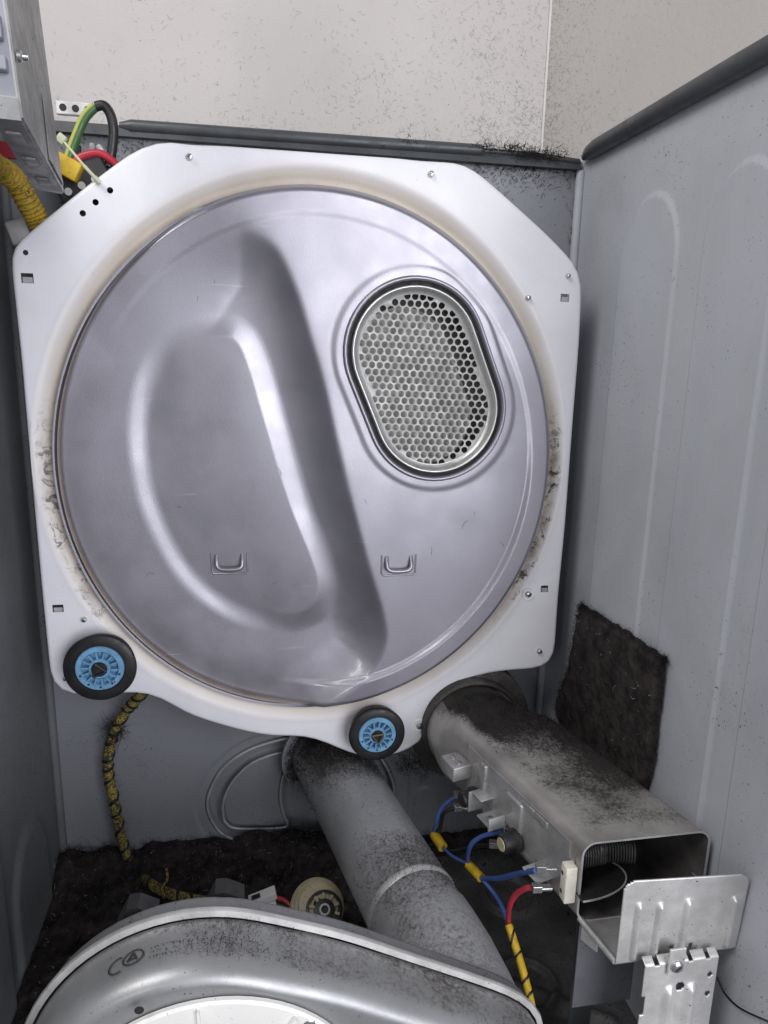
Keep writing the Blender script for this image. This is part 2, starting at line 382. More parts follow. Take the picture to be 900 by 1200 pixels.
# ------------------------------------------------------------------ dryer cabinet
cab = thing('dryer_cabinet', (.31, -.2, ZF-.02), 'open grey sheet metal dryer cabinet with pressed side panels', 'cabinet')
def emb(polys):
    def fn(u, v):
        h = np.zeros_like(u)
        for P, dep, wdt in polys: h += dep*sstep(.5-sdf_poly(P, u, v)/wdt)
        return h
    return fn
def arch(y0, y1, zb, zt, n=14):
    r = (y1-y0)/2; c = (y0+y1)/2; R2 = r*1.25
    top = [(c+r*math.cos(a), zt-R2+R2*math.sin(a)) for a in np.linspace(0, math.pi, n)]
    return np.array([(y0, zb), (y1, zb)]+top)
rw = [(arch(-.133, -.020, -.5, .567), .0031, .0024), (arch(-.275, -.176, -.5, .563), .0031, .0024), (arch(-.42, -.309, -.5, .55), .0031, .0024)]
hf('side_panel', (YR, -.45), (ZF, ZT-.006), 420, 330, emb(rw), lambda u, v, h: np.stack([XR-h, u, v], -1), mat_wallgrey, cab)
lw = [(arch(-.075, .045, ZF+.02, -.16), .005, .012), (arch(-.30, -.10, -.5, .56), .005, .012)]
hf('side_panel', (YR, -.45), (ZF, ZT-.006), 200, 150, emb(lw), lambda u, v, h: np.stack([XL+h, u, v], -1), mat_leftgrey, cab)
def rp(L, y=YR): return np.array([[at(a, b, 1, y)[0], at(a, b, 1, y)[2]] for a, b in L])
ko = spline(rp([(243, 945), (247, 925), (262, 900), (290, 880), (325, 868), (360, 862), (400, 855), (440, 880), (462, 925), (450, 965), (420, 986), (300, 987), (265, 980), (250, 965)]), 5, True)
kr = spline(rp([(228, 950), (240, 910), (275, 875), (320, 858), (400, 845), (460, 870), (480, 925), (465, 975), (430, 996), (300, 998), (250, 988)]), 5, True)
ki = spline(rp([(331, 886), (342, 893), (341, 899), (332, 915), (329, 940), (333, 960), (337, 969), (330, 975), (280, 976), (265, 970), (261, 957), (262, 942), (272, 921), (296, 898)]), 4, True)
ka = spline(rp([(486, 975), (484, 945), (488, 927), (500, 922), (512, 929), (514, 950), (514, 985), (500, 990)]), 4, True)
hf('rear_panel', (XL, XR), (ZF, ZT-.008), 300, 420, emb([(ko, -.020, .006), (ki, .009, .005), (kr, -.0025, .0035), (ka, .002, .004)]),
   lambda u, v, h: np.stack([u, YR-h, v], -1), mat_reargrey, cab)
MB().tube([(p[0], YR+.0095, p[1]) for p in np.vstack([ki, ki[:1]])], .0021, 8, False).build('highlight_bead', mat_galv_dull, cab, 60)  # paler beads added to imitate bright highlights along the pressed outlines
MB().tube([(p[0], YR+.0005, p[1]) for p in np.vstack([ko, ko[:1]])], .0021, 8, False).build('highlight_bead', mat_galv_dull, cab, 60)
# corner seam, rolled top rails
MB().tube([(XR-.004, YR-.004, ZF), (XR-.004, YR-.004, ZT-.02)], .0055, 10).build('corner_seam', mat_wallgrey, cab, 60)
MB().tube([(XL+.004, YR-.004, ZF), (XL+.004, YR-.004, ZT-.02)], .0055, 10).build('corner_seam', mat_leftgrey, cab, 60)
def railpath(a, b, y): return [at(*a, 1, y), at(*b, 1, y)]
a, b = railpath((140, 143), (566, 173), YR-.004)
a = a+np.array([0, 0, -.004]); b = b+np.array([0, 0, -.004])
P = [a+(b-a)*t for t in (0, .01, .03, .5, .985, .995, 1)]
MB().tube(P, [.004, .005, .0075, .0075, .0075, .007, .006], 14).build('top_rail', mat_rail, cab, 60)
MB().tube([b, at(620, 181, 1, YR-.006), (XR-.008, YR-.006, ZT-.010)], .0035, 10).build('rail_lip', mat_rail, cab, 60)
a2 = at(60, 143, 1, YR-.002); c2 = at(683, 186, 1, YR-.002)
MB().prism([(YR-.010, ZT-.020), (YR+.012, ZT-.020), (YR+.012, ZT-.008), (YR-.006, ZT-.008)], XL, XR-.006, 0).build('top_flange', mat_rail, cab)
P = [(XR-.004, YR-.012, ZT-.006), (XR-.006, YR-.03, ZT-.005), (XR-.006, YR-.05, ZT-.004), (XR-.006, -.2, ZT-.008), (XR-.006, -.45, ZT-.014)]
MB().tube(P, [.004, .008, .0098, .0100, .0100], 16).build('top_rail', mat_rail, cab, 60)
P = [(XL+.006, YR-.03, ZT-.005), (XL+.006, -.45, ZT-.010)]
MB().tube(P, .0115, 14).build('top_rail', mat_rail, cab, 60)
# base pan with pressed ribs
def basefn(u, v):
    h = np.zeros_like(u)
    for x0, y0, x1, y1 in ((.44, -.02, .50, -.03), (.47, -.12, .62, -.22), (.50, -.28, .64, -.30), (.10, -.2, .3, -.26)):
        e = np.array([x1-x0, y1-y0]); l = e@e; t = np.clip(((u-x0)*e[0]+(v-y0)*e[1])/l, 0, 1)
        d = np.hypot(u-x0-t*e[0], v-y0-t*e[1]); h += .010*sstep(1-d/.016)
    for cx, cy in ((.545, -.16), (.575, -.02)):
        d = np.hypot(u-cx, v-cy); h += .008*sstep(1-np.abs(d-.035)/.008)
    return h
hf('base_pan', (XL, XR), (YR, -.45), 260, 260, basefn, lambda u, v, h: np.stack([u, v, ZF+h], -1), pmat('base_pan_dusty', (.10, .10, .104), .6, .1, .35, 18, .4, 300, 1.0), cab)

# drifts of lint on the base pan
def h2(x, y, s, seed):
    g = np.random.RandomState(seed); r = np.zeros_like(x)
    for k in range(18):
        a = g.uniform(0, 6.28); f = s*g.uniform(.5, 2.2); r += np.sin((x*math.cos(a)+y*math.sin(a))*f+g.uniform(0, 6.28))/(1+f/s)
    return r/6
def lintfn(u, v):
    back = sstep((v+.02)/.115); left = sstep((.46-u)/.08)
    h = (.030*back*left+.014*left*sstep((v+.25)/.1))*(1+.5*h2(u, v, 60, 3))+.006*h2(u, v, 140, 5)+.003*h2(u, v, 500, 8)
    h += .018*sstep((v-.06)/.045)*sstep((u-.44)/.04)
    return h-.004
o = hf('lint_drift', (XL+.001, XR-.001), (YR-.001, -.35), 260, 190, lintfn, lambda u, v, h: np.stack([u, v, ZF+h], -1), mat_lint)
tag(o, 'matted black lint drifted over the cabinet floor', 'lint', None, 'stuff')
pts = []
for i in range(9000):
    x = random.uniform(XL, .46); y = YR-.003-abs(random.gauss(0, .07)) if random.random() < .7 else random.uniform(-.3, YR-.004)
    z = float(lintfn(np.array([x]), np.array([y]))[0])+ZF
    pts.append((x, y, z))
for i in range(2600):
    x = random.uniform(.40, XR-.01); y = YR-.003-abs(random.gauss(0, .025)); z = float(lintfn(np.array([x]), np.array([y]))[0])+ZF
    pts.append((x, y, max(z, ZF+.001)))
tag(fibres('floor_lint_fibres', pts, (0, 0, 1), mat_fibre, (.006, .022), .00022), 'loose dark lint fibres standing on the cabinet floor', 'lint')
pts = [(random.uniform(XL, .5), YR-abs(random.gauss(0, .09)), 0) for i in range(900)]
pts = [(x, y, float(lintfn(np.array([x]), np.array([y]))[0])+ZF+.004) for x, y, z in pts]
tag(fibres('pale_lint_flecks', pts, (0, 0, 1), mat_fibre_pale, (.002, .007), .0005), 'pale flecks scattered over the black lint', 'lint')

# ------------------------------------------------------------------ drum rear bulkhead
bulk = thing('rear_bulkhead', (DCX, 0, -.095), 'white enamelled rear bulkhead with round silver drum back plate', 'bulkhead')
PL = [(163, 171), (185, 164), (205, 165), (208, 168), (240, 170), (247, 169), (400, 180), (485, 186), (492, 190), (510, 187), (520, 190), (545, 190), (558, 200), (578, 216), (610, 245), (640, 272), (664, 297), (672, 305), (682, 318), (683, 335), (680, 400), (672, 500), (663, 620), (655, 700), (651, 765), (648, 778), (636, 784), (600, 786), (572, 789), (545, 797), (522, 812), (509, 832), (507, 850), (503, 862), (490, 873), (470, 884), (440, 890), (420, 888), (395, 877), (372, 867), (355, 863), (320, 864), (290, 859), (250, 848), (215, 836), (190, 819), (172, 812), (120, 814), (85, 817), (68, 812), (59, 800), (48, 690), (38, 580), (24, 420), (11, 300), (14, 288), (22, 281), (60, 250), (110, 210)]
OUT = rp(PL, 0.)
dense = []
for i in range(len(OUT)):
    p, q_ = OUT[i], OUT[(i+1) % len(OUT)]; k = max(1, int(np.linalg.norm(q_-p)/.012))
    dense += [p+(q_-p)*t for t in np.arange(k)/k]
OUT = np.array(dense)
# soften the corners
for _ in range(2): OUT = .25*np.roll(OUT, 1, 0)+.5*OUT+.25*np.roll(OUT, -1, 0)
def inset(P, d):
    T = np.roll(P, -1, 0)-np.roll(P, 1, 0); T /= np.linalg.norm(T, axis=1)[:, None]
    N = np.stack([T[:, 1], -T[:, 0]], 1)
    A = .5*np.sum(P[:, 0]*np.roll(P[:, 1], -1)-np.roll(P[:, 0], -1)*P[:, 1])
    if A > 0: N = -N
    return P+N*d
GX, GZ = DRX+.026, DRZ+.026
ell = lambda rx, rz, n=160: np.array([(DCX+rx*math.cos(a), DCZ+rz*math.sin(a)) for a in np.linspace(0, 2*math.pi, n, endpoint=False)])
INN = inset(OUT, .0045)
bm = bmesh.new()
def loop(P, y=0.):
    vs = [bm.verts.new((p[0], y, p[1])) for p in P]
    return [bm.edges.new((vs[i], vs[(i+1) % len(vs)])) for i in range(len(vs))], vs
edges = []; e, _ = loop(INN); edges += e; e, _ = loop(ell(GX, GZ)); edges += e
HOLES = [(97, 250, 3), (112, 237, 3), (129, 223, 3), (30, 296, 2.6)]
for x, y, r in HOLES:
    c = at(x, y, 1, 0); e, _ = loop([(c[0]+r*.00105*math.cos(a), c[2]+r*.00105*math.sin(a)) for a in np.linspace(0, 6.2832, 12, endpoint=False)]); edges += e
SLOTS = [(32, 326, 12, 10), (662, 349, 11, 9), (638, 690, 10, 9), (68, 713, 12, 9)]
for x, y, sw, sh in SLOTS:
    c = at(x, y, 1, 0); a, b = sw*.00049, sh*.00049
    e, _ = loop([(c[0]-a, c[2]-b), (c[0]+a, c[2]-b), (c[0]+a, c[2]+b), (c[0]-a, c[2]+b)]); edges += e
bmesh.ops.triangle_fill(bm, edges=edges, use_beauty=True)
bmesh.ops.recalc_face_normals(bm, faces=bm.faces)
n = len(INN); rows = [[bm.verts.new((p[0], y, p[1])) for p in Q] for Q, y in ((INN, 0.), (inset(OUT, .0015), .0008), (OUT, .0035), (OUT, .020))]
for r0, r1 in zip(rows, rows[1:]):
    for i in range(n): bm.faces.new((r0[i], r0[(i+1) % n], r1[(i+1) % n], r1[i]))
bmesh.ops.remove_doubles(bm, verts=bm.verts, dist=1e-6)
plate = from_bm('face_plate', bm, mat_enamel, bulk); autosmooth(plate, 50)
for x, y, sw, sh in SLOTS:
    c = at(x, y, 1, .002)
    MB().box((c[0], .0025, c[2]-sh*.00018), (sw*.0004, .0006, sh*.0003), None, .0003).build('slot_tab', mat_galv_dull, bulk)
# seal track: the groove between plate and disc
prof = [(.026, 0.), (.024, .0002), (.019, .0018), (.013, .0052), (.008, .0066), (.002, .0068), (-.0015, .006), (-.003, .004), (-.0035, -.010)]
NA = 256; V = []; F = []
for d, y in prof:
    for a in np.linspace(0, 2*math.pi, NA, endpoint=False): V.append((DCX+(DRX+d)*math.cos(a), y, DCZ+(DRZ+d)*math.sin(a)))
for i in range(len(prof)-1):
    for k in range(NA): F.append([i*NA+k, i*NA+(k+1) % NA, (i+1)*NA+(k+1) % NA, (i+1)*NA+k])
mesh('seal_track', V, F, mat_enamel, bulk, True)

# drum back plate as a pressed sheet
G1, G2, GR = at(487, 413, 1, YL), at(512, 481, 1, YL), 82*.00097
def capsule_sdf(x, z):
    a = np.array([G1[0], G1[2]]); e = np.array([G2[0]-G1[0], G2[2]-G1[2]]); t = np.clip(((x-a[0])*e[0]+(z-a[1])*e[1])/(e@e), 0, 1)
    return np.hypot(x-a[0]-t*e[0], z-a[1]-t*e[1])
rec1 = spline(rp([(258, 270), (292, 272), (325, 294), (347, 340), (363, 392), (380, 450), (397, 530), (415, 600), (434, 670), (449, 722), (452, 752), (441, 782), (418, 803), (380, 830), (300, 900), (100, 880), (-40, 700), (-60, 500), (0, 330), (90, 270), (180, 262)], YL), 6, True)
rec2 = spline(rp([(258, 388), (280, 395), (296, 425), (315, 490), (345, 590), (372, 660), (380, 695), (368, 722), (335, 731), (280, 720), (225, 680), (185, 610), (168, 540), (168, 480), (185, 430), (220, 398)], YL), 6, True)
def soft(s, k): return .5*(-s+np.sqrt(s*s+k*k))
def disc_h(x, z):
    rho = np.sqrt(((x-DCX)/DRX)**2+((z-DCZ)/DRZ)**2); e = (1-rho)*DRX
    # rim band
    thd = np.arctan2(z-DCZ, x-DCX); fade = sstep((np.cos(thd-math.radians(25))+.6)/.5)
    h = (.0009+.0038*sstep((DCZ+.05-z)/.2))*sstep((.031-e)/.0075)*fade
    h -= (.002+.005*fade)*np.clip((.007-e)/.007, 0, 1)**2
    s1 = sdf_poly(rec1, x, z)
    D = .0235-.002*sstep((DCX+.03-x)/.17)*sstep((e-.02)/.13)-.003*sstep((.10-e)/.08)
    tl = sstep((DCX-.03-x)/.17)*sstep((z-DCZ+.02)/.20)
    t = np.minimum(soft(s1, .0020+.06*tl)/(.064+.10*tl), 1); edge = 1-(1-t)**2
    h -= D*edge
    s2 = sdf_poly(rec2, x, z)
    # the teardrop is a tilted facet: sunk along its left side, proud along its right edge
    u = x+.31*(z-DCZ); side_ = sstep((u-.13)/.16)
    t = np.clip((.021-s2)/.026, 0, 1); f = sstep(t)*(1-side_)+t**1.5*side_
    h += f*(-.0030+.0082*side_)
    # raised lip round the grille
    g = capsule_sdf(x, z)-GR; h += .0011*sstep((.015-g)/.005)*sstep((e-.026)/.008)
    return h
NR, NT = 170, 420
rr_ = np.concatenate([np.linspace(0.001, .86, 120), np.linspace(.865, 1.0, 50)]); th = np.linspace(0, 2*math.pi, NT, endpoint=False)
Rr, Th = np.meshgrid(rr_, th, indexing='ij'); X = (DCX+DRX*Rr*np.cos(Th)).ravel(); Z = (DCZ+DRZ*Rr*np.sin(Th)).ravel()
H = disc_h(X, Z); V = np.stack([X, YL-H, Z], -1)
I = np.arange(len(rr_)*NT).reshape(len(rr_), NT); J = np.roll(I, -1, 1)
F = np.stack([I[:-1], J[:-1], J[1:], I[1:]], -1).reshape(-1, 4)
inside = capsule_sdf(X, Z) < GR-.006
F = F[~inside[F].all(1)]
cs = capsule_sdf(X, Z); used = np.zeros(len(X), bool); used[F.ravel()] = True; fix = np.where(used & (cs < GR-.0008))[0]
ga = np.array([G1[0], G1[2]]); ge = np.array([G2[0]-G1[0], G2[2]-G1[2]])
for i in fix:
    pz = np.array([X[i], Z[i]]); tt = np.clip((pz-ga)@ge/(ge@ge), 0, 1); cpt = ga+ge*tt; dv2 = (pz-cpt)/(np.linalg.norm(pz-cpt)+1e-9); pz = cpt+dv2*(GR-.0008); V[i, 0], V[i, 2] = pz
# rolled edge of the disc back to the track
E0 = I[-1]; base = len(V); V2 = []
for d, y in ((.0018, .0092), (.0022, .012), (.0006, .0155), (-.002, .019)):
    V2 += [(DCX+(DRX+d)*math.cos(a), YL+y, DCZ+(DRZ+d)*math.sin(a)) for a in th]
V = np.vstack([V, np.array(V2)]); F = F.tolist(); prev = list(E0)
for r in range(4):
    cur = [base+r*NT+k for k in range(NT)]
    F += [[prev[k], prev[(k+1) % NT], cur[(k+1) % NT], cur[k]] for k in range(NT)]; prev = cur
disc = mesh('drum_back_plate', V, F, mat_disc, bulk, True)
disc['label'] = 'round silver lavender drum back plate with pressed teardrop recess'

pts = []; hd = [(556, 603), (178, 680), (548, 610), (330, 560), (495, 520), (250, 330), (405, 410), (230, 350), (590, 640), (320, 690), (210, 600), (430, 590), (505, 650)]
for hx_, hy_ in hd:
    c = at(hx_, hy_, 1, YL); yy = YL-float(disc_h(np.array([c[0]]), np.array([c[2]]))[0])-.0006; pts.append((c[0], yy, c[2]))
fibres('stray_hair', pts, (0, -1, 0), mat_fibre, (.004, .012), .0002, parent=disc, flat=(0., 1., 0.), lift=0)
# hooks pressed out of the back plate
def ysurf(x, z): return YL-float(disc_h(np.array([x]), np.array([z]))[0])
for hx, hy in ((269, 660), (467, 662)):
    k = .00098; c = at(hx, hy, 1, YL); c = at(hx, hy, 1, ysurf(c[0], c[2]))
    S = lambda dx, dz, out=0.: (c[0]+dx*k, ysurf(c[0]+dx*k, c[2]+dz*k)-out, c[2]+dz*k)
    fr = MB().tube([S(*p) for p in ((-21, 13), (-21, 0), (-21, -10), (-19, -13), (0, -13), (19, -13), (21, -10), (21, 0), (21, 13))], .0011, 8)
    fr.build('hook_frame', mat_disc, disc, 60)
    U = spline([S(-15, 10, -.001), S(-15, 3, .003), S(-14, -3, .005), S(-8, -6, .006), S(8, -6, .006), S(14, -3, .005), S(15, 3, .003), S(15, 10, -.001)], 6)
    MB().tube(U, .0026, 10).build('hook', mat_disc, disc, 60)

# hot-air grille
yg = YL-.0022
def caploop(r, y, n=28):
    e = np.array([G2[0]-G1[0], G2[2]-G1[2]]); a0 = math.atan2(e[1], e[0]); out = []
    for t in np.linspace(0, math.pi, n): a = a0+math.pi/2+t; out.append((G1[0]+r*math.cos(a), y, G1[2]+r*math.sin(a)))
    for t in np.linspace(0, math.pi, n): a = a0-math.pi/2+t; out.append((G2[0]+r*math.cos(a), y, G2[2]+r*math.sin(a)))
    return out
def capsweep(name, prof, mat, parent):
    V = []; F = []; m = 56
    for r, y in prof: V += caploop(r, y)
    for i in range(len(prof)-1): F += [[i*m+k, i*m+(k+1) % m, (i+1)*m+(k+1) % m, (i+1)*m+k] for k in range(m)]
    return mesh(name, V, F, mat, parent, True)
grille = capsweep('grille_flange', [(GR-.0072, yg+.012), (GR-.0074, yg+.001), (GR-.0080, yg-.0008), (GR-.0092, yg-.0012), (GR-.0102, yg-.0002), (GR-.0126, yg+.0050), (GR-.0134, yg+.0068), (GR-.0165, yg+.0078)], mat_flange, bulk)
grille['label'] = 'bright steel flange of the perforated hot air grille'
capsweep('outer_bead', [(GR+.003, yg+.002), (GR+.002, yg-.0015), (GR+.0002, yg-.0026), (GR-.0016, yg-.0018), (GR-.0026, yg+.0006), (GR-.003, yg+.006)], mat_disc, grille)
capsweep('gap_shade', [(GR-.002, yg+.0055), (GR-.0085, yg+.0058)], mat_darkgap, grille)
pit = 9.05*.00098; rowh = pit*.866; hr = pit*.415; V = []; F = []; ys = yg+.0088
a0 = math.radians(2.0); ca, sa = math.cos(a0), math.sin(a0); mc = ((G1[0]+G2[0])/2, (G1[2]+G2[2])/2)
for j in range(-14, 15):
    for i in range(-14, 15):
        lx = (i+.5*(j % 2))*pit; lz = j*rowh; x = mc[0]+lx*ca+lz*sa; z = mc[1]-lx*sa+lz*ca
        d = float(capsule_sdf(np.array([x]), np.array([z]))[0])
        if d > GR-.011: continue
        hole = d < GR-.0170; b0 = len(V)
        dish = .004*max(0, 1-(d/(GR*.8))**2)
        for k in range(12):
            a = math.radians(30*k+30); R_ = pit/math.sqrt(3)*(1 if k % 2 == 0 else .8660254)
            px, pz = R_*math.cos(a), R_*math.sin(a); qx, qz = x+px*ca+pz*sa, z-px*sa+pz*ca
            V.append((qx, ys, qz))
        if hole:
            for k in range(12):
                a = math.radians(30*k+30); px, pz = hr*math.cos(a), hr*math.sin(a); V.append((x+px*ca+pz*sa, ys, z-px*sa+pz*ca))
            F += [[b0+k, b0+(k+1) % 12, b0+12+(k+1) % 12, b0+12+k] for k in range(12)]
        else: F.append([b0+k for k in range(12)])
V = np.array(V)
dd = capsule_sdf(V[:, 0], V[:, 2]); V[:, 1] += .004*np.clip(1-(dd/(GR*.8))**2, 0, 1)
sh = mesh('perforated_sheet', V, F, mat_chrome, bulk)
bm = bmesh.new(); bm.from_mesh(sh.data); bmesh.ops.remove_doubles(bm, verts=bm.verts, dist=2e-5); bmesh.ops.recalc_face_normals(bm, faces=bm.faces); bm.to_mesh(sh.data); bm.free()
md = sh.modifiers.new('thickness', 'SOLIDIFY'); md.thickness = .0009; md.offset = 0
capsweep('grille_duct', [(GR-.012, yg+.010), (GR-.012, yg+.045), (GR-.03, yg+.050), (.001, yg+.050)], mat_grillein, bulk)
V = caploop(GR-.022, yg+.022); V = [(x-.012, y, z-.008) for x, y, z in V]
mesh('inner_baffle', V, [list(range(56))], pmat('baffle_grey', (.24, .235, .225), .5, .4, .1, 30), bulk)

# screws and rivets on the plate
for i, (x, y, r) in enumerate([(222, 183, 3.2), (506, 203, 3.2), (667, 323, 2.6), (620, 349, 3), (620, 697, 4), (633, 764, 3.4), (492, 852, 4), (98, 727, 3), (76, 796, 2.8)]):
    c = at(x, y, 1, -.004); k = .00098
    s_ = MB().lathe([(r*k, .004), (r*k, .0012), (r*k*.8, 0), (r*k*.35, -.0004), (.0001, -.0004)], (c[0], -.0045, c[2]), (0, 1, 0), 14).build('screw', mat_screw, bulk, 40)
    MB().box((c[0], -.005, c[2]), (r*k*.6, .0003, r*k*.12), [(1, 0, .6), (0, 1, 0), (-.6, 0, 1)]).build('slot', mat_darkgap, s_)
    if i in (4, 6): MB().lathe([(r*k*2.2, .003), (r*k*2.1, .0012), (r*k*1.5, .0018), (r*k*1.0, .0022)], (c[0], -.0045+.002, c[2]), (0, 1, 0), 20).build('dimple', mat_enamel, bulk, 60)

# ------------------------------------------------------------------ drum rollers
def roller(px, py, rad, tilt, label, inner):
    c = at(px, py, 1, -.026); k = rad
    t = thing('drum_roller', (c[0], c[1], c[2]-rad), label, 'roller', 'drum support rollers')
    cc = (c[0], -.026, c[2]); ax = (0, 1, 0)
    MB().lathe([(k*.66, .001), (k*.70, -.0015), (k*.94, -.0015), (k*.985, -.0002), (k, .0022), (k*.975, .006), (k*.88, .018), (k*.6, .020)], cc, ax, 56).build('tyre', mat_black, t, 40)
    hub = MB().lathe([(k*.67, .002), (k*.665, -.001), (k*.64, -.0022), (k*.52, -.0022), (k*.50, -.001), (k*.49, .005), (k*.31, .005), (k*.30, -.002), (k*.27, -.003), (k*.22, -.003)], cc, ax, 48).build('hub', mat_blue, t, 30)
    for i in range(14):
        a = 2*math.pi*i/14+tilt; u = np.array([math.cos(a), 0, math.sin(a)])
        MB().box(np.array(cc)+u*k*.40+np.array([0, .0005, 0]), (k*.10, .0035, k*.022), [u, (0, 1, 0), np.cross(u, (0, 1, 0))]).build('spoke', mat_blue, hub)
    for i in range(5):
        a = math.radians(200+35*i); u = np.array([math.cos(a), 0, math.sin(a)])
        MB().lathe([(k*.035, .0), (.0001, 0)], np.array(cc)+u*k*.56+np.array([0, -.0024, 0]), ax, 10).build('rivet_hole', mat_darkgap, hub)
    MB().lathe([(k*.22, .004), (k*.22, -.004), (k*.19, -.006), (.0001, -.006)], cc, ax, 24).build('shaft', mat_blackpl, t, 40)
    # triangular retaining clip
    clip = MB()
    q = [np.array(cc)+np.array([math.cos(a)*k*.22, -.008, math.sin(a)*k*.22]) for a in (tilt+math.pi/2, tilt+math.pi/2+2.09, tilt+math.pi/2+4.19)]
    for i in range(3): clip.tube([q[i], q[(i+1) % 3]], k*.035, 8)
    clip.build('retaining_clip', inner, t, 60)
roller(117, 783, .0398, .35, 'larger black roller with blue hub at the lower left corner of the bulkhead', mat_blackpl)
roller(442, 861, .0355, math.pi+.1, 'black roller with blue hub and brass clip at the bottom centre of the bulkhead', pmat('brass_clip', (.13, .11, .075), .45, .6))

# ------------------------------------------------------------------ lint mat on the right side panel
XP = XR-.0068
pd = [at(x, y, 0, XP)[1:] for x, y in ((680, 716), (690, 714), (730, 738), (776, 770), (779, 777), (772, 840), (760, 915), (720, 950), (655, 840), (668, 780))]
pd = np.array(pd); ps = spline(pd, 10, True); ps = ps+np.random.normal(size=ps.shape)*.0009
def padpos(u, v, h): return np.stack([XP-.0045-h, u, v], -1)
def padfn(u, v):
    s = sdf_poly(ps, u, v); return .006*sstep(-s/.008)-.004+.0012*h2(u, v, 300, 11)+.0008*h2(u, v, 900, 12)
o = hf('lint_mat', (pd[:, 0].min()-.006, pd[:, 0].max()+.006), (pd[:, 1].min()-.006, pd[:, 1].max()+.006), 170, 180, padfn, padpos, mat_lint, None, keep=lambda u, v: sdf_poly(ps, u, v) < .0015)
tag(o, 'square black lint mat stuck to the right side panel', 'lint mat')
pts = []
for i in range(len(ps)):
    a, b = ps[i], ps[(i+1) % len(ps)]
    for k in range(40): t = random.random(); p = a+(b-a)*t; pts.append((XP-.003, p[0]+random.gauss(0, .0022), p[1]+random.gauss(0, .0022)))
while len(pts) < 4600:
    u = random.uniform(*sorted((pd[:, 0].min(), pd[:, 0].max()))); v = random.uniform(pd[:, 1].min(), pd[:, 1].max())
    if sdf_poly(ps, np.array([u]), np.array([v]))[0] < 0: pts.append((XP-.006, u, v))
fibres('mat_fuzz', pts, (-1, 0, 0), mat_fibre, (.002, .007), .00018, parent=o, lift=.4)
pts = []
while len(pts) < 60:
    u = random.uniform(pd[:, 0].min(), pd[:, 0].max()); v = random.uniform(pd[:, 1].min(), pd[:, 1].max())
    if sdf_poly(ps, np.array([u]), np.array([v]))[0] < -.006: pts.append((XP-.0095, u, v))
fibres('pale_flecks', pts, (-1, 0, 0), mat_fibre_pale, (.002, .007), .0005, parent=o, lift=.2)

# ------------------------------------------------------------------ exhaust pipe
PD = np.array([.205, -1., 0]); PD /= np.linalg.norm(PD); PX0 = .352; PZ = -.165; PR = .0488
def pc(y, dz=0.): return np.array([PX0-.205*y, y, PZ+dz])
pipe = thing('exhaust_pipe', (.37, -.1, PZ-PR), 'round grey metal exhaust pipe running from the blower to the rear panel', 'pipe')
MB().tube([pc(y) for y in (YR+.02, .05, 0, -.05, -.1, -.15, -.2, -.235)], PR, 48, False).build('pipe_body', mat_pipe, pipe, 40)
MB().tube([pc(y) for y in (-.196, -.198, -.202, -.205)], [PR, PR+.0013, PR+.0013, PR], 48, False).build('seam_bead', mat_galv, pipe, 60)
MB().tube([pc(y, dz) for y, dz in ((-.232, 0), (-.25, 0), (-.275, -.002), (-.30, -.010), (-.325, -.025))], [PR+.0018, PR+.002, PR+.0025, PR+.004, PR+.006], 48, False).build('elbow', mat_pipe, pipe, 40)
MB().lathe([(PR+.004, 0), (PR+.016, .001), (PR+.016, .004)], pc(YR-.006), PD*-1, 40).build('wall_collar', mat_reargrey, pipe, 40)
pts = []; nr = []
side = np.cross(PD, (0, 0, 1.))
for i in range(7600):
    y = .085-abs(random.gauss(0, .045)) if i < 6600 else random.uniform(-.24, -.15); a = random.gauss(0, .75)
    n_ = side*math.sin(a)+np.array([0, 0, 1.])*math.cos(a); pts.append(pc(y)+n_*PR); nr.append(n_)
fibres('pipe_lint', pts, np.array(nr), mat_fibre, (.002, .009), .00022, parent=pipe, spread=.8, lift=.7)
pts = [pc(YR-.004-abs(random.gauss(0, .006)))+(side*math.sin(a)+np.array([0, 0, 1.])*math.cos(a))*(PR+.012*random.random()) for a in np.random.uniform(-2.4, 2.2, 1500)]
fibres('collar_lint', pts, (0, -1, 0), mat_fibre, (.005, .016), .00025, parent=pipe)
pts = []; nr = []
for i in range(1500):
    y = .06-abs(random.gauss(0, .03)); a = random.gauss(.1, .6); n_ = side*math.sin(a)+np.array([0, 0, 1.])*math.cos(a); pts.append(pc(y)+n_*(PR+.001)); nr.append(n_)
fibres('pale_pipe_lint', pts, np.array(nr), mat_fibre_pale, (.002, .006), .0002, parent=pipe, spread=.8, lift=.5)

# ------------------------------------------------------------------ blower housing
BC = (.190, -.139); BR_ = .128
arc = [(BC[0]+BR_*math.sin(a), BC[1]+BR_*math.cos(a)) for a in np.linspace(math.radians(-180), math.radians(26), 44)]
tail = [(.300, -.0455), (.345, -.070), (.395, -.0965), (.440, -.121), (.462, -.137), (.472, -.152), (.472, -.20), (.455, -.235), (.40, -.26), (.30, -.267)]
BO = np.array(arc+tail)
dn = []
for i in range(len(BO)):
    p, q_ = BO[i], BO[(i+1) % len(BO)]; k = max(1, int(np.linalg.norm(q_-p)/.012)); dn += [p+(q_-p)*t for t in np.arange(k)/k]
BO = np.array(dn)
for _ in range(3): BO = .25*np.roll(BO, 1, 0)+.5*BO+.25*np.roll(BO, -1, 0)
blow = thing('blower_housing', (.26, -.36, -.27), 'large galvanised blower housing with white plastic cover in the foreground', 'blower')
def loftrows(rows):
    V = []; F = []; n = len(rows[0][0])
    for P, y in rows: V += [(p[0], y, p[1]) for p in P]
    for i in range(len(rows)-1): F += [[i*n+k, i*n+(k+1) % n, (i+1)*n+(k+1) % n, (i+1)*n+k] for k in range(n)]
    return V, F, n
B2 = inset(BO, .002)
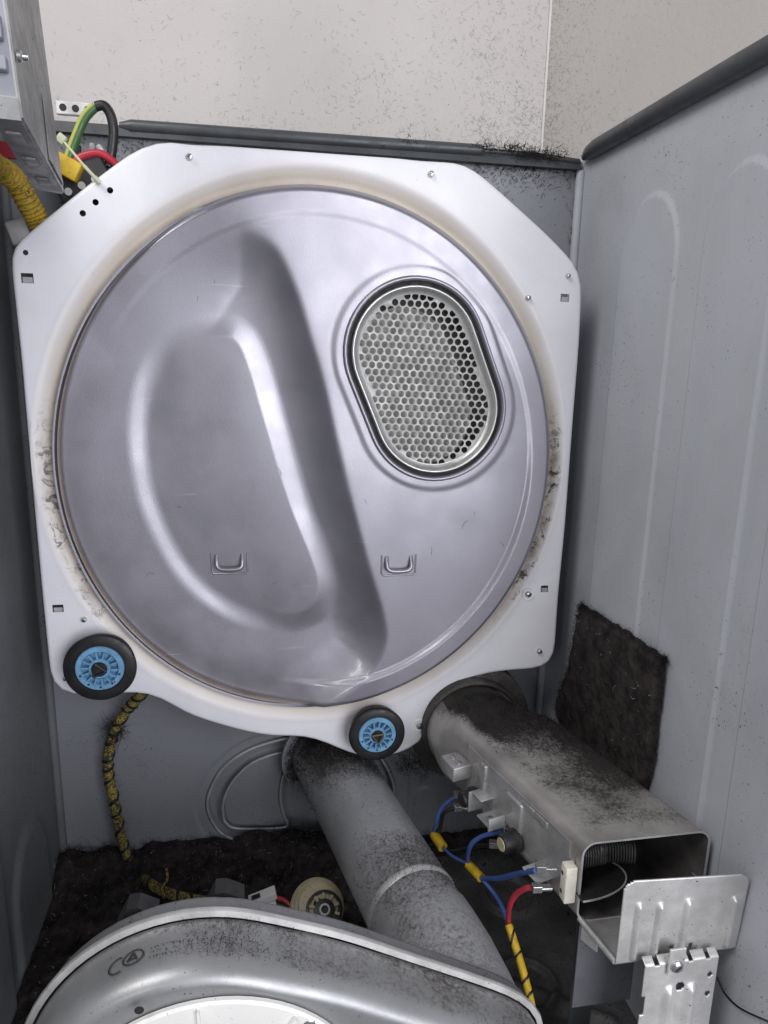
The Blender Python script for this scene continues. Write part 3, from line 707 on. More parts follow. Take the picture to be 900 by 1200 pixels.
rows = [(inset(BO, .02), -.326), (inset(BO, .006), -.326), (inset(BO, .001), -.329), (BO, -.332), (BO, -.3445)]
V, F, n = loftrows(rows); MB().add(V, F).build('rear_shell', pmat('blower_grey', (.26, .265, .275), .5, .4, .1, 20, .1, 300, .6), blow, 50)
rows = [(BO, -.3440), (inset(BO, -.0045), -.3450), (inset(BO, -.0052), -.3470), (inset(BO, -.0045), -.3492), (BO, -.3500)]
V, F, n = loftrows(rows); MB().add(V, F).build('flange', mat_galv, blow, 50)
rows = [(B2, -.3495), (B2, -.378), (inset(BO, .0028), -.3845), (inset(BO, .0048), -.3900), (inset(BO, .0080), -.3945), (inset(BO, .0115), -.3965), (inset(BO, .0145), -.3968), (inset(BO, .0165), -.3960)]
V, F, n = loftrows(rows); F.append([7*n+k for k in range(n)]); MB().add(V, F).build('front_shell', mat_blower, blow, 50)
# white cover with ribs, hole and screw
cvc = (.203, -.3968, -.150); CR = .1155
cv = MB().lathe([(CR, 0), (CR, .003), (CR-.002, .0045), (CR*.62, .0045), (CR*.60, .0035), (.0001, .0035)], cvc, (0, -1, 0), 72).build('cover', mat_cover, blow, 30)
MB().lathe([(CR*.66, .0042), (CR*.66, .0075), (CR*.64, .0075), (CR*.64, .0042)], cvc, (0, -1, 0), 64).build('cover_ring', mat_cover, cv, 30)
for a in (-3, 32, -38, 66, -74):
    a = math.radians(a); u = np.array([math.sin(a), 0, math.cos(a)])
    MB().box(np.array(cvc)+u*CR*.80+np.array([0, -.006, 0]), (.0009, .002, CR*.17), [np.cross(u, (0, 1, 0)), (0, 1, 0), u]).build('cover_rib', mat_cover, cv)
hx = at(163, 1184, 1, -.4035)
MB().lathe([(.0032, .0003), (.0001, .0003)], (hx[0], -.4032, hx[2]), (0, -1, 0), 16).build('cover_hole', mat_darkgap, cv)
hx = at(362, 1193, 1, -.4005)
s_ = MB().lathe([(.0052, 0), (.0052, .002), (.004, .0028), (.002, .0028), (.0018, .002), (.0001, .002)], (hx[0], -.399, hx[2]-.006), (0, -1, 0), 20).build('screw', mat_screw, blow, 40)
# printed mark and small print on the top wall
def topwall(s, y): a = s/BR_; return (BC[0]+(BR_-.0016)*math.sin(a), y, BC[1]+(BR_-.0016)*math.cos(a))
pm = MB()
def stroke(s0, y0, s1, y1, w=.0004):
    dx, dy = s1-s0, y1-y0; l = math.hypot(dx, dy)+1e-9; nx, ny = -dy/l*w, dx/l*w
    pm.add([topwall(s0-nx, y0-ny), topwall(s1-nx, y1-ny), topwall(s1+nx, y1+ny), topwall(s0+nx, y0+ny)], [[0, 1, 2, 3]])
def ring(cs, cy, rs, ry, a0, a1, w=.0006):
    A = np.linspace(a0, a1, 14)
    for a, b in zip(A, A[1:]): stroke(cs+rs*math.cos(a), cy+ry*math.sin(a), cs+rs*math.cos(b), cy+ry*math.sin(b), w)
ring(-.040, -.3715, .0075, .0058, 0, 6.2832); ring(-.051, -.3735, .0065, .0062, 1.2, 5.2)
stroke(-.044, -.374, -.0405, -.3675, .0008); stroke(-.037, -.374, -.0405, -.3675, .0008); stroke(-.043, -.3725, -.038, -.3725, .0006)
g = random.Random(3)
for row, (y, s0, s1) in enumerate(((-.3685, -.028, .045), (-.3725, -.028, .038), (-.3765, -.028, -.006))):
    s_0 = s0
    while s_0 < s1:
        if g.random() > .14:
            for k in range(2): stroke(s_0+g.uniform(0, .0016), y+g.uniform(-.0012, .0012), s_0+g.uniform(0, .0016), y+g.uniform(-.0012, .0012), .00025)
        s_0 += .0022
pm.build('printed_marking', mat_print, blow)
for fx, fy in ((160, 1068), (262, 1050)):
    c = at(fx, fy, 1, -.32)
    MB().prism([(c[0]-.016, c[2]-.012), (c[0]+.014, c[2]-.012), (c[0]+.016, c[2]), (c[0]+.002, c[2]+.008), (c[0]-.006, c[2]+.008)], -.326, -.310).build('bracket_fin', mat_blackpl, blow)
pts = []
for i in range(3000):
    s = random.uniform(0, .05) if i < 800 else None
    if s is not None: p = topwall(s+.01*random.gauss(0, 1), random.uniform(-.383, -.35)); pts.append(p)
    else:
        t = min(1, abs(random.gauss(.35, .3))); y = random.uniform(-.385, -.347) if random.random() < .7 else -.347-abs(random.gauss(0, .006))
        pts.append((.25+.20*t, y, -.027-.102*t+.001))
fibres('blower_lint', pts, (0, 0, 1), mat_fibre, (.001, .005), .00016, parent=blow, lift=.5)

# ------------------------------------------------------------------ heater duct
DT, DB, DW = -.025, -.108, .126
def dl(y): return .466+(-.086-y)*.2643
def rrect(xa, xb, za, zb, r, n=7):
    out = []
    for cx, cz, a0 in ((xb-r, zb-r, 0), (xa+r, zb-r, 90), (xa+r, za+r, 180), (xb-r, za+r, 270)):
        for a in np.linspace(a0, a0+90, n): a = math.radians(a); out.append((cx+r*math.cos(a), cz+r*math.sin(a)))
    return np.array(out)
def circ(cx, cz, r, n=7):
    out = []
    for a0 in (0, 90, 180, 270):
        for a in np.linspace(a0+4, a0+86, n): a = math.radians(a); out.append((cx+r*math.cos(a), cz+r*math.sin(a)))
    return np.array(out)
CX0, CZ0, CRR = .520, -.075, .060
def dsec(y, ins=0.):
    rect = rrect(dl(y)+ins, dl(y)+DW-ins, DB+ins, DT-ins, .013-min(ins, .005))
    t = float(sstep(np.array((-.035-y)/.06)))
    c = circ(dl(max(y, -.02))+DW/2+.004*0, CZ0, CRR-ins)
    return c*(1-t)+rect*t
heat = thing('heater_duct', (.56, -.2, DB), 'open-ended steel heater duct with lint-coated top beside the right panel', 'heater')
ysd = [.06, .0, -.02, -.035, -.045, -.055, -.065, -.075, -.085, -.095, -.12, -.16, -.20, -.25, -.30]
V, F, n = loftrows([(dsec(y), y) for y in ysd]); body = MB().add(V, F).build('duct_body', mat_duct, heat, 50)
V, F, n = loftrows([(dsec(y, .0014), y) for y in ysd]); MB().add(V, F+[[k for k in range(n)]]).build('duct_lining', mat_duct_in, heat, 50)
V, F, n = loftrows([(dsec(-.30), -.30), (dsec(-.30, -.0006), -.3008), (dsec(-.30, .0014), -.3008), (dsec(-.30, .0014), -.2995)]); MB().add(V, F).build('mouth_edge', mat_galv_dull, heat, 50)
# collar where the duct enters the bulkhead
cc = (dl(-.02)+DW/2, .0, CZ0)
MB().lathe([(CRR+.0005, .012), (CRR+.003, .014), (CRR+.006, .012), (CRR+.0065, 0), (CRR+.022, -.004), (CRR+.022, -.04)], cc, (0, -1, 0), 56).build('collar', pmat('collar_sooty', (.055, .05, .047), .6, .4, .4, 22, .2, 300, 1.2), heat, 40)
tb = at(519, 876, 1, -.012)
t_ = MB().box((tb[0], -.014, tb[2]), (.011, .0012, .010), None, .0006).build('collar_tab', mat_duct_in, heat)
MB().lathe([(.0035, 0), (.0035, .0015), (.002, .0025), (.0001, .0025)], (tb[0], -.0155, tb[2]), (0, -1, 0), 14).build('screw', mat_screw, heat, 40)
# left side details: pressed plate, thermostats, terminals
def sidepos(y, z, out=0.): return np.array([dl(y)-out, y, z])
sd = np.array([.2643, -1, 0]); sd /= np.linalg.norm(sd); so = np.array([-1, -.2643, 0]); so /= np.linalg.norm(so); AX = [so, sd, (0, 0, 1)]
MB().box(sidepos(-.200, -.0640, .0006), (.0007, .088, .030), AX).build('side_plate', mat_duct_side, heat)
for y, z, hy, hz in ((-.148, -.055, .0065, .018), (-.205, -.060, .014, .018)):
    MB().box(sidepos(y, z, .002), (.003, hy, hz), AX, .0022).build('side_boss', mat_duct_side, heat, 50)
for y in (-.225, -.245):
    MB().box(sidepos(y, -.040, .0015), (.0012, .010, .0035), AX, .0008).build('louvre', mat_duct_side, heat, 50)
def lug(y, z):
    l = MB().box(sidepos(y, z, .009), (.011, .012, .0009), AX, .0006).build('mounting_lug', mat_galv_dull, heat)
    MB().lathe([(.0035, 0), (.0035, .0012), (.002, .002), (.0001, .002)], sidepos(y, z+.001, .010), (0, 0, 1), 14).build('screw', mat_screw, l, 40)
lug(-.178, -.085); lug(-.258, -.087)
def thermo(y, z, r, face):
    c = sidepos(y, z, .004)
    b = MB().lathe([(r*1.05, 0), (r*1.05, .004), (r*.85, .006), (r*.85, .016), (r*.75, .018), (.0001, .018)], c, so, 28).build('thermostat', mat_blackpl, heat, 40)
    if face: MB().lathe([(r*.6, .0185), (r*.55, .0195), (.0001, .0195)], c, so, 20).build('face_cap', mat_beige, b, 40)
    return c
MB().box(sidepos(-.112, -.062, .013), (.012, .015, .0085), AX, .0012).build('thermostat_bracket', mat_duct_side, heat, 50)
for dy in (-.007, .006): MB().lathe([(.0032, 0), (.0032, .0012), (.0018, .002), (.0001, .002)], sidepos(-.112+dy, -.0533, .014), (0, 0, 1), 14).build('screw', mat_screw, heat, 40)
MB().box(sidepos(-.150, -.080, .010), (.010, .0012, .012), AX, .0006).build('thermostat_clip', mat_galv_dull, heat, 50)
MB().box(sidepos(-.160, -.068, .008), (.009, .009, .0009), AX, .0006).build('thermostat_clip', mat_galv_dull, heat, 50)
MB().box(sidepos(-.196, -.076, .013), (.012, .0011, .007), AX, .0005).build('thermostat_clip', mat_galv_dull, heat, 50)
thermo(-.138, -.084, .0105, False)
thermo(-.214, -.084, .0115, True)
def terminal(p, d, L=.016):
    d = np.array(d, float); d /= np.linalg.norm(d); s2 = np.cross(d, (0, 0, 1)); u2 = np.cross(s2, d)
    m_ = MB().box(np.array(p), (L*.34, .0034, .0016), [d, s2, u2], .0006); m_.box(np.array(p)+d*L*.55, (L*.28, .0034, .0034), [d, s2, u2], .0005)
    return m_.build('spade_terminal', mat_screw, heat)
# white ceramic terminal block at the mouth
cb = at(660, 1027, 1, -.297); cbx = dl(-.297)-.0065
blk = MB().box((cbx, -.293, -.070), (.0055, .0058, .0185), None, .0012).build('ceramic_block', mat_ceramic, heat, 50)
for dz in (.009, -.010): MB().lathe([(.0022, 0), (.0001, 0)], (cbx-.0057, -.291, -.070+dz), (-1, 0, 0), 12).build('block_hole', mat_darkgap, blk)
# heater coils on a mica board inside the mouth
mica = MB()
A = np.linspace(-math.pi/2, math.pi/2, 22); mc_ = np.array([dl(-.285)+.003, -.278, -.078])
ed = [mc_+np.array([.056*math.cos(a), -.030*math.sin(a), 0]) for a in A]
n = len(ed); mica.add([tuple(p) for p in ed]+[tuple(p-np.array([0, 0, .001])) for p in ed], [list(range(n)), list(range(n, 2*n))[::-1]]+[[k, (k+1) % n, n+(k+1) % n, n+k] for k in range(n)])
mb_ = mica.build('mica_board', mat_blackpl, heat)
MB().tube([p+np.array([.0012, -.001, 0]) for p in ed], .0009, 6).build('board_rim', mat_galv_dull, mb_, 60)
for (cpx, cpy, cY), rad, tl in (((690, 1003, -.284), .0105, .2), ((722, 998, -.276), .0105, -.3)):
    c_ = at(cpx, cpy, 1, cY); P = []
    for i in range(190):
        a = i*.42; t = i/190-.5; P.append((c_[0]+t*.034*math.cos(tl)+.002*math.cos(a), c_[1]+t*.02*math.sin(tl)+rad*.7*math.cos(a), c_[2]+rad*math.sin(a)))
    MB().tube(P, .0008, 5).build('heating_coil', mat_coil, heat, 60)
# shelf and upright deflector plate
q = [np.array([dl(-.30)+.004, -.299, DB+.001]), at(721, 1126, 1, -.345), at(861, 1112, 1, -.345), np.array([dl(-.30)+DW-.002, -.299, DB+.001])]
zz = (q[1][2]+q[2][2])/2
q[1][2] = q[2][2] = zz
MB().add([tuple(p) for p in q]+[tuple(p-np.array([0, 0, .0014])) for p in q], [[0, 1, 2, 3], [7, 6, 5, 4], [0, 4, 5, 1], [1, 5, 6, 2], [2, 6, 7, 3], [3, 7, 4, 0]]).build('shelf', mat_duct_side, heat)
MB().tube([q[0]+np.array([0, 0, .002]), q[1]+np.array([0, 0, .002])], .003, 10).build('shelf_edge', mat_duct_side, heat, 60)
dB = [q[1], q[2]]; dT = [at(732, 1032, 1, -.353), at(879, 1023, 1, -.353)]
nu, nv = 90, 60; V = []
for j in range(nv):
    for i in range(nu):
        u, v = i/(nu-1), j/(nv-1); p = (dB[0]*(1-u)+dB[1]*u)*(1-v)+(dT[0]*(1-u)+dT[1]*u)*v; h = 0.
        for rc, rw_, vt in ((.13, .030, .72), (.30, .030, .70), (.52, .030, .72), (.90, .026, .70)):
            d = abs(u-rc); h = max(h, .0042*float(sstep(np.array(1-d/rw_)))*float(sstep(np.array((vt-v)/.06+.5)))*float(sstep(np.array((v-.0)/.09))))
        V.append((p[0], p[1]-h, p[2]))
V = np.array(V); I = np.arange(nu*nv).reshape(nv, nu); F = np.stack([I[:-1, :-1], I[:-1, 1:], I[1:, 1:], I[1:, :-1]], -1).reshape(-1, 4)
W_, H_ = .115, .10; rc = .012
def okface(f):
    i = np.mean([k % nu for k in f])/(nu-1)*W_; j = np.mean([k//nu for k in f])/(nv-1)*H_
    for cx in (rc, W_-rc):
        if (i < rc if cx == rc else i > W_-rc) and j > H_-rc and math.hypot(i-cx, j-(H_-rc)) > rc: return False
    if j < .016 and (abs(i-.445*W_) < .0022 or abs(i-.60*W_) < .0022): return False
    return True
F = [f for f in F.tolist() if okface(f)]
dp = mesh('deflector_plate', V, F, mat_galv, heat, True); md = dp.modifiers.new('thickness', 'SOLIDIFY'); md.thickness = .0012; md.offset = 1
# little side lug on the right of the mouth
rp_ = np.array([dl(-.29)+DW, -.288, -.080]); MB().box(rp_+np.array([.006, 0, 0]), (.008, .010, .0009), None, .0005).build('mounting_lug', mat_duct_side, heat)
# lint on the duct roof
pts = []
for i in range(13000):
    y = -.03-abs(random.gauss(0, .07)); y = max(y, -.292)
    x = dl(y)+.012+(DW-.02)*(1-abs(random.gauss(0, .35)) if random.random() < .75 else random.random())
    if x < dl(y)+.01 or x > dl(y)+DW-.004: continue
    z = DT
    if y > -.09:
        S = dsec(y); up_ = S[S[:, 1] > -.07]; o_ = np.argsort(up_[:, 0]); z = float(np.interp(x, up_[o_, 0], up_[o_, 1]))
    pts.append((x, y, z))
fibres('duct_lint', pts, (0, 0, 1), mat_fibre, (.0012, .006), .0002, parent=heat, lift=.5)
pts = [np.array(cc)+np.array([(CRR+.004+.02*random.random())*math.sin(a), random.uniform(.001, .010), (CRR+.004+.012*random.random())*math.cos(a)]) for a in np.random.uniform(-2.2, 1.2, 1400)]
fibres('collar_lint', pts, (0, -.2, 0), mat_fibre, (.002, .005), .00022, parent=heat)

# ------------------------------------------------------------------ support bracket and rear bracket
yb = -.358
c0, c1 = at(757, 1128, 1, yb), at(843, 1118, 1, yb); zt = c0[2]
br = thing('support_bracket', ((c0[0]+c1[0])/2, yb, ZF), 'galvanised upright support bracket below the deflector plate', 'bracket')
nu, nv = 120, 170; V = []; xw = c1[0]-c0[0]
for j in range(nv):
    for i in range(nu):
        u, v = i/(nu-1), j/(nv-1); z = zt-(zt-ZF)*v; h = 0.
        for rc_ in (.36, .66):
            h = max(h, .004*float(sstep(np.array(1-abs(u-rc_)/.11)))*float(sstep(np.array((v-.11)/.04))))
        V.append((c0[0]+xw*u, yb-h+.006*float(sstep(np.array((.02-v)/.02))), z))
I = np.arange(nu*nv).reshape(nv, nu); F = np.stack([I[:-1, :-1], I[:-1, 1:], I[1:, 1:], I[1:, :-1]], -1).reshape(-1, 4)
def keepf(f):
    i = np.mean([k % nu for k in f])/(nu-1); v = np.mean([k//nu for k in f])/(nv-1)
    x, z = i*xw, v*(zt-ZF)
    for hx_, hz, r in ((.51*xw, .030, .0042), (.91*xw, .022, .0025), (.91*xw, .042, .0028)):
        if math.hypot(x-hx_, z-hz) < r: return False
    if i < .05 and .035 < z < .055: return False
    if z < .006 and (abs(i-.16) < .03 or abs(i-.62) < .03 or abs(i-.85) < .03): return False
    return True
F = [f for f in F.tolist() if keepf(f)]
pl = mesh('upright', np.array(V), F, mat_galv, br, True); md = pl.modifiers.new('thickness', 'SOLIDIFY'); md.thickness = .0014; md.offset = 1
sc_ = at(792, 1131, 1, yb-.002)
MB().box((sc_[0], yb-.0022, sc_[2]+.004), (.0075, .0009, .013), None, .0005).build('tongue', mat_galv, br)
s_ = MB().lathe([(.0055, .0), (.0055, .0015), (.004, .003), (.0015, .0033), (.0001, .0033)], (sc_[0], yb-.003, sc_[2]), (0, -1, 0), 18).build('screw', mat_screw, br, 40)
MB().box((sc_[0], yb-.0064, sc_[2]), (.003, .0003, .0006), [(1, 0, .8), (0, 1, 0), (-.8, 0, 1)]).build('slot', mat_darkgap, s_)
MB().box(((c0[0]+c1[0])/2, yb+.010, ZF+.012), (xw/2, .010, .0008)).build('foot', mat_galv_dull, br)
y2 = -.300; d0, d1 = at(676, 1118, 1, y2), at(744, 1118, 1, y2)
b2 = thing('rear_bracket', ((d0[0]+d1[0])/2, y2, ZF), 'dark grey sheet bracket under the heater duct shelf', 'bracket')
zb = at(700, 1176, 1, y2)[2]
MB().box(((d0[0]+d1[0])/2, y2, (DB-.004+zb)/2), ((d1[0]-d0[0])/2, .0009, (DB-.004-zb)/2), None, .0005).build('web', pmat('bracket_dark', (.12, .125, .14), .55, .1, .1, 20, .1, 300, .5), b2)
MB().box((d0[0]+.006, y2-.009, DB-.010), (.0009, .009, .008), [(1, .5, 0), (-.5, 1, 0), (0, 0, 1)], .0004).build('ear', mat_galv_dull, b2)
e_ = MB().box((d1[0]-.008, y2-.003, DB-.012), (.009, .0009, .008), None, .0005).build('ear', mat_galv_dull, b2)
MB().lathe([(.003, 0), (.0001, 0)], (d1[0]-.008, y2-.0042, DB-.013), (0, -1, 0), 12).build('ear_hole', mat_darkgap, e_)
MB().box((d1[0]-.001, y2+.019, (DB-.004+zb)/2), (.0009, .018, (DB-.004-zb)/2-.001)).build('side_web', mat_rail, b2)
MB().box(((d0[0]+d1[0])/2, y2+.036, (DB-.004+ZF)/2), (.012, .0009, (DB-.004-ZF)/2)).build('leg', mat_rail, b2)

# ------------------------------------------------------------------ wiring round the heater
def W(*L): return [tuple(p) for p in L]
tapes = []
def tapeon(pa, pb, r, mat, parent): MB().tube([pa, (np.array(pa)+np.array(pb))/2, pb], r, 10).build('tape_sleeve', mat, parent, 60)
T2a, T2b = sidepos(-.222, -.0705, .022), sidepos(-.205, -.0945, .022)
def atd(x, y, z): return at(x, y, 2, z)
t1 = atd(509, 978, -.17); t1b = atd(519, 993, -.172)
t2 = atd(549, 1013, -.165); t2b = atd(564, 1029, -.165)
e1, e2 = at(534, 934, 1, -.105), at(533, 947, 1, -.105)
wire('thermostat_wire', [tuple(e1), tuple(at(518, 946, 1, -.10)), tuple(at(511, 965, 1, -.095)), tuple(t1), tuple(t1b)], .0022, mat_bluewire, 'dark blue wire looping down from the upper thermostat', 'wire')
o = wire('thermostat_wire', [tuple(e2), tuple(at(520, 953, 1, -.10)), tuple(at(516, 970, 1, -.095)), tuple(t1+np.array([.003, 0, 0])), tuple(t1b)], .0024, mat_blackwire, 'black wire looping down from the upper thermostat to yellow tape', 'wire')
tapeon(t1, t1b, .0062, mat_yellow, o)
wire('thermostat_wire', [tuple(t1b), tuple(at(522, 999, 1, -.10)), tuple(at(540, 996, 1, -.13)), tuple(at(560, 991, 1, -.155)), tuple(at(577, 991, 1, -.175))], .0022, mat_blackwire, 'black wire running right to the lower thermostat', 'wire')
wire('link_wire', [tuple(t1b), tuple(atd(530, 1003, -.17)), tuple(t2)], .0018, mat_bluewire, 'short grey-blue wire between the two yellow tape sleeves', 'wire')
o = wire('heater_wire', [tuple(at(590, 974, 1, -.19)), tuple(at(580, 976, 1, -.184)), tuple(at(563, 981, 1, -.175)), tuple(at(551, 992, 1, -.165)), tuple(t2), tuple(t2b)], .0025, mat_bluewire, 'bright blue wire curling from the lower thermostat to yellow tape', 'wire')
tapeon(t2, t2b, .0052, mat_yellow, o)
wire('heater_wire', [tuple(t2b), tuple(at(585, 1029, 1, -.20)), tuple(at(606, 1024, 1, -.235)), tuple(at(628, 1020, 1, -.270))], .0027, mat_bluewire, 'blue wire running to the upper terminal of the white ceramic block', 'wire')
wire('heater_wire', [tuple(t2b), tuple(atd(579, 1047, -.17)), tuple(atd(588, 1062, -.17)), tuple(atd(594, 1078, -.172)), tuple(atd(598, 1092, -.175))], .0024, mat_bluewire, 'blue wire dropping from yellow tape into the yellow sleeve', 'wire')
wire('heater_wire', [tuple(at(622, 1040, 1, -.268)), tuple(at(616, 1041, 1, -.264)), tuple(at(604, 1049, 1, -.25)), tuple(at(597, 1064, 1, -.24)), tuple(atd(596, 1082, -.172)), tuple(atd(598, 1094, -.176))], .0028, mat_redwire, 'red wire curving down from the white ceramic block', 'wire')
ys_ = [tuple(atd(596, 1084, -.172)), tuple(atd(602, 1102, -.18)), tuple(atd(609, 1125, -.19)), tuple(atd(616, 1150, -.20)), tuple(atd(622, 1175, -.21)), tuple(atd(626, 1200, -.22))]
o = wire('taped_harness', ys_, .0042, mat_yellow, 'thin yellow taped wire bundle at the lower right', 'wire harness')
def spiral(P, r, turns, wr, mat, parent, name='spiral_wrap', jitter=0.):
    Q = spline(P, 30); m = len(Q); T = np.gradient(Q, axis=0); T /= np.linalg.norm(T, axis=1)[:, None]
    u = np.cross(T[0], (0, 0, 1.)); u = u if np.linalg.norm(u) > .1 else np.cross(T[0], (1., 0, 0)); out = []
    for i in range(m):
        u = u-T[i]*(u@T[i]); u /= np.linalg.norm(u); v = np.cross(T[i], u); a = 2*math.pi*turns*i/m+jitter*math.sin(i*.13)
        out.append(Q[i]+r*(math.cos(a)*u+math.sin(a)*v))
    return MB().tube(out, wr, 6).build(name, mat, parent, 60)
spiral(ys_, .0040, 5, .0011, mat_blackwire, o, jitter=1.)
terminal(at(545, 931, 1, -.118), (-1, 0, .1)); terminal(at(545, 946, 1, -.118), (-1, 0, .05))
terminal(at(605, 973, 1, -.20), (-1, .2, 0)); terminal(at(588, 990, 1, -.185), (-1, .3, 0))
terminal(at(645, 1017, 1, -.285), (-1, .2, -.05)); terminal(at(640, 1040, 1, -.28), (-1, .1, 0))
# thin loose hair-like cable by the right panel
wire('loose_wire', [tuple(at(840, 1145, 0, XR-.01)), tuple(at(850, 1165, 0, XR-.008)), tuple(at(868, 1182, 0, XR-.008)), tuple(at(900, 1197, 0, XR-.008))], .0009, mat_blackwire, 'thin black wire lying against the right side panel at the bottom', 'wire')

# ------------------------------------------------------------------ striped harness on the rear panel
P = [at(x, y, 1, yv) for x, y, yv in ((172, 806, .06), (160, 820, .07), (148, 833, .075), (135, 855, .082), (128, 880, .086), (127, 905, .088), (133, 935, .088), (140, 970, .088), (148, 1000, .085), (160, 1019, .08))]+[at(180, 1038, 2, -.295), at(205, 1049, 2, -.297), at(240, 1056, 2, -.297)]
o = wire('striped_harness', [tuple(p) for p in P], .0064, mat_yellowdirty, 'dirty yellow wire harness with black spiral wrap on the rear panel', 'wire harness', n=12)
spiral(P, .0060, 21, .0022, mat_blackwire, o, jitter=1.3)
tie = wire('cable_tie', [tuple(at(193, 1052, 2, -.285)), tuple(at(190, 1040, 2, -.28)), tuple(at(196, 1030, 2, -.27)), tuple(at(195, 1018, 2, -.262))], .0017, mat_yellowdirty, None, None, o)
for x, y in ((127, 858),):
    pts = [P[3]+np.random.normal(size=3)*np.array([.006, .004, .007]) for i in range(420)]
    fibres('harness_lint', pts, (0, -.5, -.2), mat_fibre, (.006, .020), .00022, parent=o)
pts = [P[i]+(P[i+1]-P[i])*random.random()+np.random.normal(size=3)*.004 for i in np.random.randint(0, 11, 800)]
fibres('harness_fuzz', pts, (.3, -.3, 0), mat_fibre, (.003, .010), .0002, parent=o)

# ------------------------------------------------------------------ motor end with beige cap, connector plug
mcn = at(372, 1062, 2, -.225); axm = np.array([.05, -.62, .78]); axm /= np.linalg.norm(axm)
mt = thing('motor_end_cap', tuple(mcn-axm*.03), 'round beige stepped cap with black slotted hub beside the exhaust pipe', 'motor cap')
MB().lathe([(.031, -.03), (.031, -.002), (.0295, 0), (.027, .0005), (.0268, .005), (.0255, .006), (.023, .0065), (.0228, .011), (.021, .012), (.006, .012)], mcn, axm, 48).build('stepped_cap', mat_beige, mt, 30)
hc = mcn+axm*.012+np.array([.006, -.004, -.006])
hb = MB().lathe([(.021, -.002), (.021, .003), (.019, .004), (.0175, .004), (.017, .001), (.012, .001), (.0115, .006), (.007, .007), (.006, .004), (.0001, .004)], hc, axm, 40).build('slotted_hub', mat_blackpl, mt, 30)
uu = np.cross(axm, (1, 0, 0)); uu /= np.linalg.norm(uu); vv = np.cross(axm, uu)
for i in range(10):
    a = 2*math.pi*i/10; d = uu*math.cos(a)+vv*math.sin(a); MB().box(hc+d*.0145+axm*.003, (.0032, .0016, .002), [d, np.cross(axm, d), axm], .0004).build('hub_rib', mat_beige, hb)
MB().lathe([(.0068, .0065), (.006, .0078), (.0042, .0078), (.004, .005)], hc, axm, 24).build('shaft_ring', mat_galv_dull, hb, 40)
k = at(312, 1056, 2, -.235); ax3 = [(1, .1, .25), (-.1, 1, 0), (-.25, 0, 1)]
pg = thing('plug_connector', tuple(k-np.array([0, 0, .02])), 'white plastic plug connector with red, yellow and green wires behind the blower', 'connector')
MB().box(k+np.array([-.004, 0, .006]), (.016, .007, .0042), ax3, .0008).build('plug_head', mat_cover, pg)
MB().box(k+np.array([.004, -.003, -.008]), (.009, .0065, .010), ax3, .0008).build('plug_body', mat_cover, pg)
MB().box(k+np.array([-.012, -.003, .0105]), (.005, .0028, .0006), ax3).build('plug_slot', mat_darkgap, pg)
for nm, c_, off in (('red_lead', mat_redwire, (0, 0, .004)), ('green_lead', mat_greenwire, (0, -.004, -.003)), ('yellow_lead', mat_yelgreen, (0, -.006, -.009))):
    off = np.array(off); s0 = k+np.array([.012, -.001, 0])+off
    MB().tube(spline([s0, s0+np.array([.012, -.008, -.001]), s0+np.array([.024, -.022, -.012]), s0+np.array([.032, -.04, -.035])], 8), .0026, 8).build(nm, c_, pg, 60)

# ------------------------------------------------------------------ top left: control box, cables
N0, F0 = at(27, 138, 1, -.30), at(75, 226, 1, -.10)
cb_ = thing('control_box', (N0[0]-.04, -.2, N0[2]), 'galvanised control box bracket hanging in the upper left corner', 'control box')
rv = F0-N0; rv[2] = 0; L_ = np.linalg.norm(rv); rv /= L_; lf = np.array([-rv[1]*-1, 0, 0])
lf = np.cross((0, 0, 1.), rv); lf = lf if lf[0] < 0 else -lf
zb0, zb1 = N0[2], F0[2]; ztop = .86
tiltx = -.10
def cbp(s, z, inw=0.):
    "s along depth 0..1, z height above lower edge, inw inwards"
    b = N0*(1-s)+F0*s; return np.array([b[0], b[1], b[2]+z])+lf*(inw+z*.06)
def sheet(name, Q, mat, t=.0012, nrm=None):
    Q = [np.array(p) for p in Q]; n_ = np.cross(Q[1]-Q[0], Q[3]-Q[0]); n_ /= np.linalg.norm(n_)
    return MB().add([tuple(p) for p in Q]+[tuple(p-n_*t) for p in Q], [[0, 1, 2, 3], [7, 6, 5, 4], [0, 4, 5, 1], [1, 5, 6, 2], [2, 6, 7, 3], [3, 7, 4, 0]]).build(name, mat, cb_)
web = sheet('side_web', [cbp(0, 0), cbp(1, 0), cbp(1, .34), cbp(0, .34)], mat_ctrl)
sheet('bottom_flange', [cbp(0, 0, 0.0015), cbp(1, 0, 0.0015), cbp(1, .002, .022), cbp(0, .002, .019)], mat_ctrl)
sheet('front_lip', [cbp(0, -.002, .001), cbp(0, -.002, .022), cbp(0, .010, .022)+np.array([0, -.001, 0]), cbp(0, .010, .001)+np.array([0, -.001, 0])], mat_ctrl)
for s in (.2, .5, .8): MB().box(cbp(s, -.0005, .011), (.005, .010, .0016), [lf, rv, (0, 0, 1)], .0012).build('stiffener', mat_ctrl, cb_, 50)
tri = [cbp(.55, .004, -.0015), cbp(.95, .004, -.0015), cbp(.62, .055, -.0015)]
MB().add([tuple(p) for p in tri]+[tuple(p+lf*.001) for p in tri], [[0, 1, 2], [5, 4, 3], [0, 3, 4, 1], [1, 4, 5, 2], [2, 5, 3, 0]]).build('gusset', mat_ctrl, cb_)
sp = cbp(.03, .036, -.001)
MB().lathe([(.0035, 0), (.0035, .002), (.0022, .003), (.002, .006), (.0001, .006)], sp, -lf, 14).build('screw', mat_screw, cb_, 40)
pa, pb = cbp(.01, .012, .0025), cbp(.01, .33, .0025)
MB().add([tuple(pa), tuple(pa+lf*.09), tuple(pb+lf*.09), tuple(pb)], [[0, 1, 2, 3]]).build('front_board', mat_panelplastic, cb_)
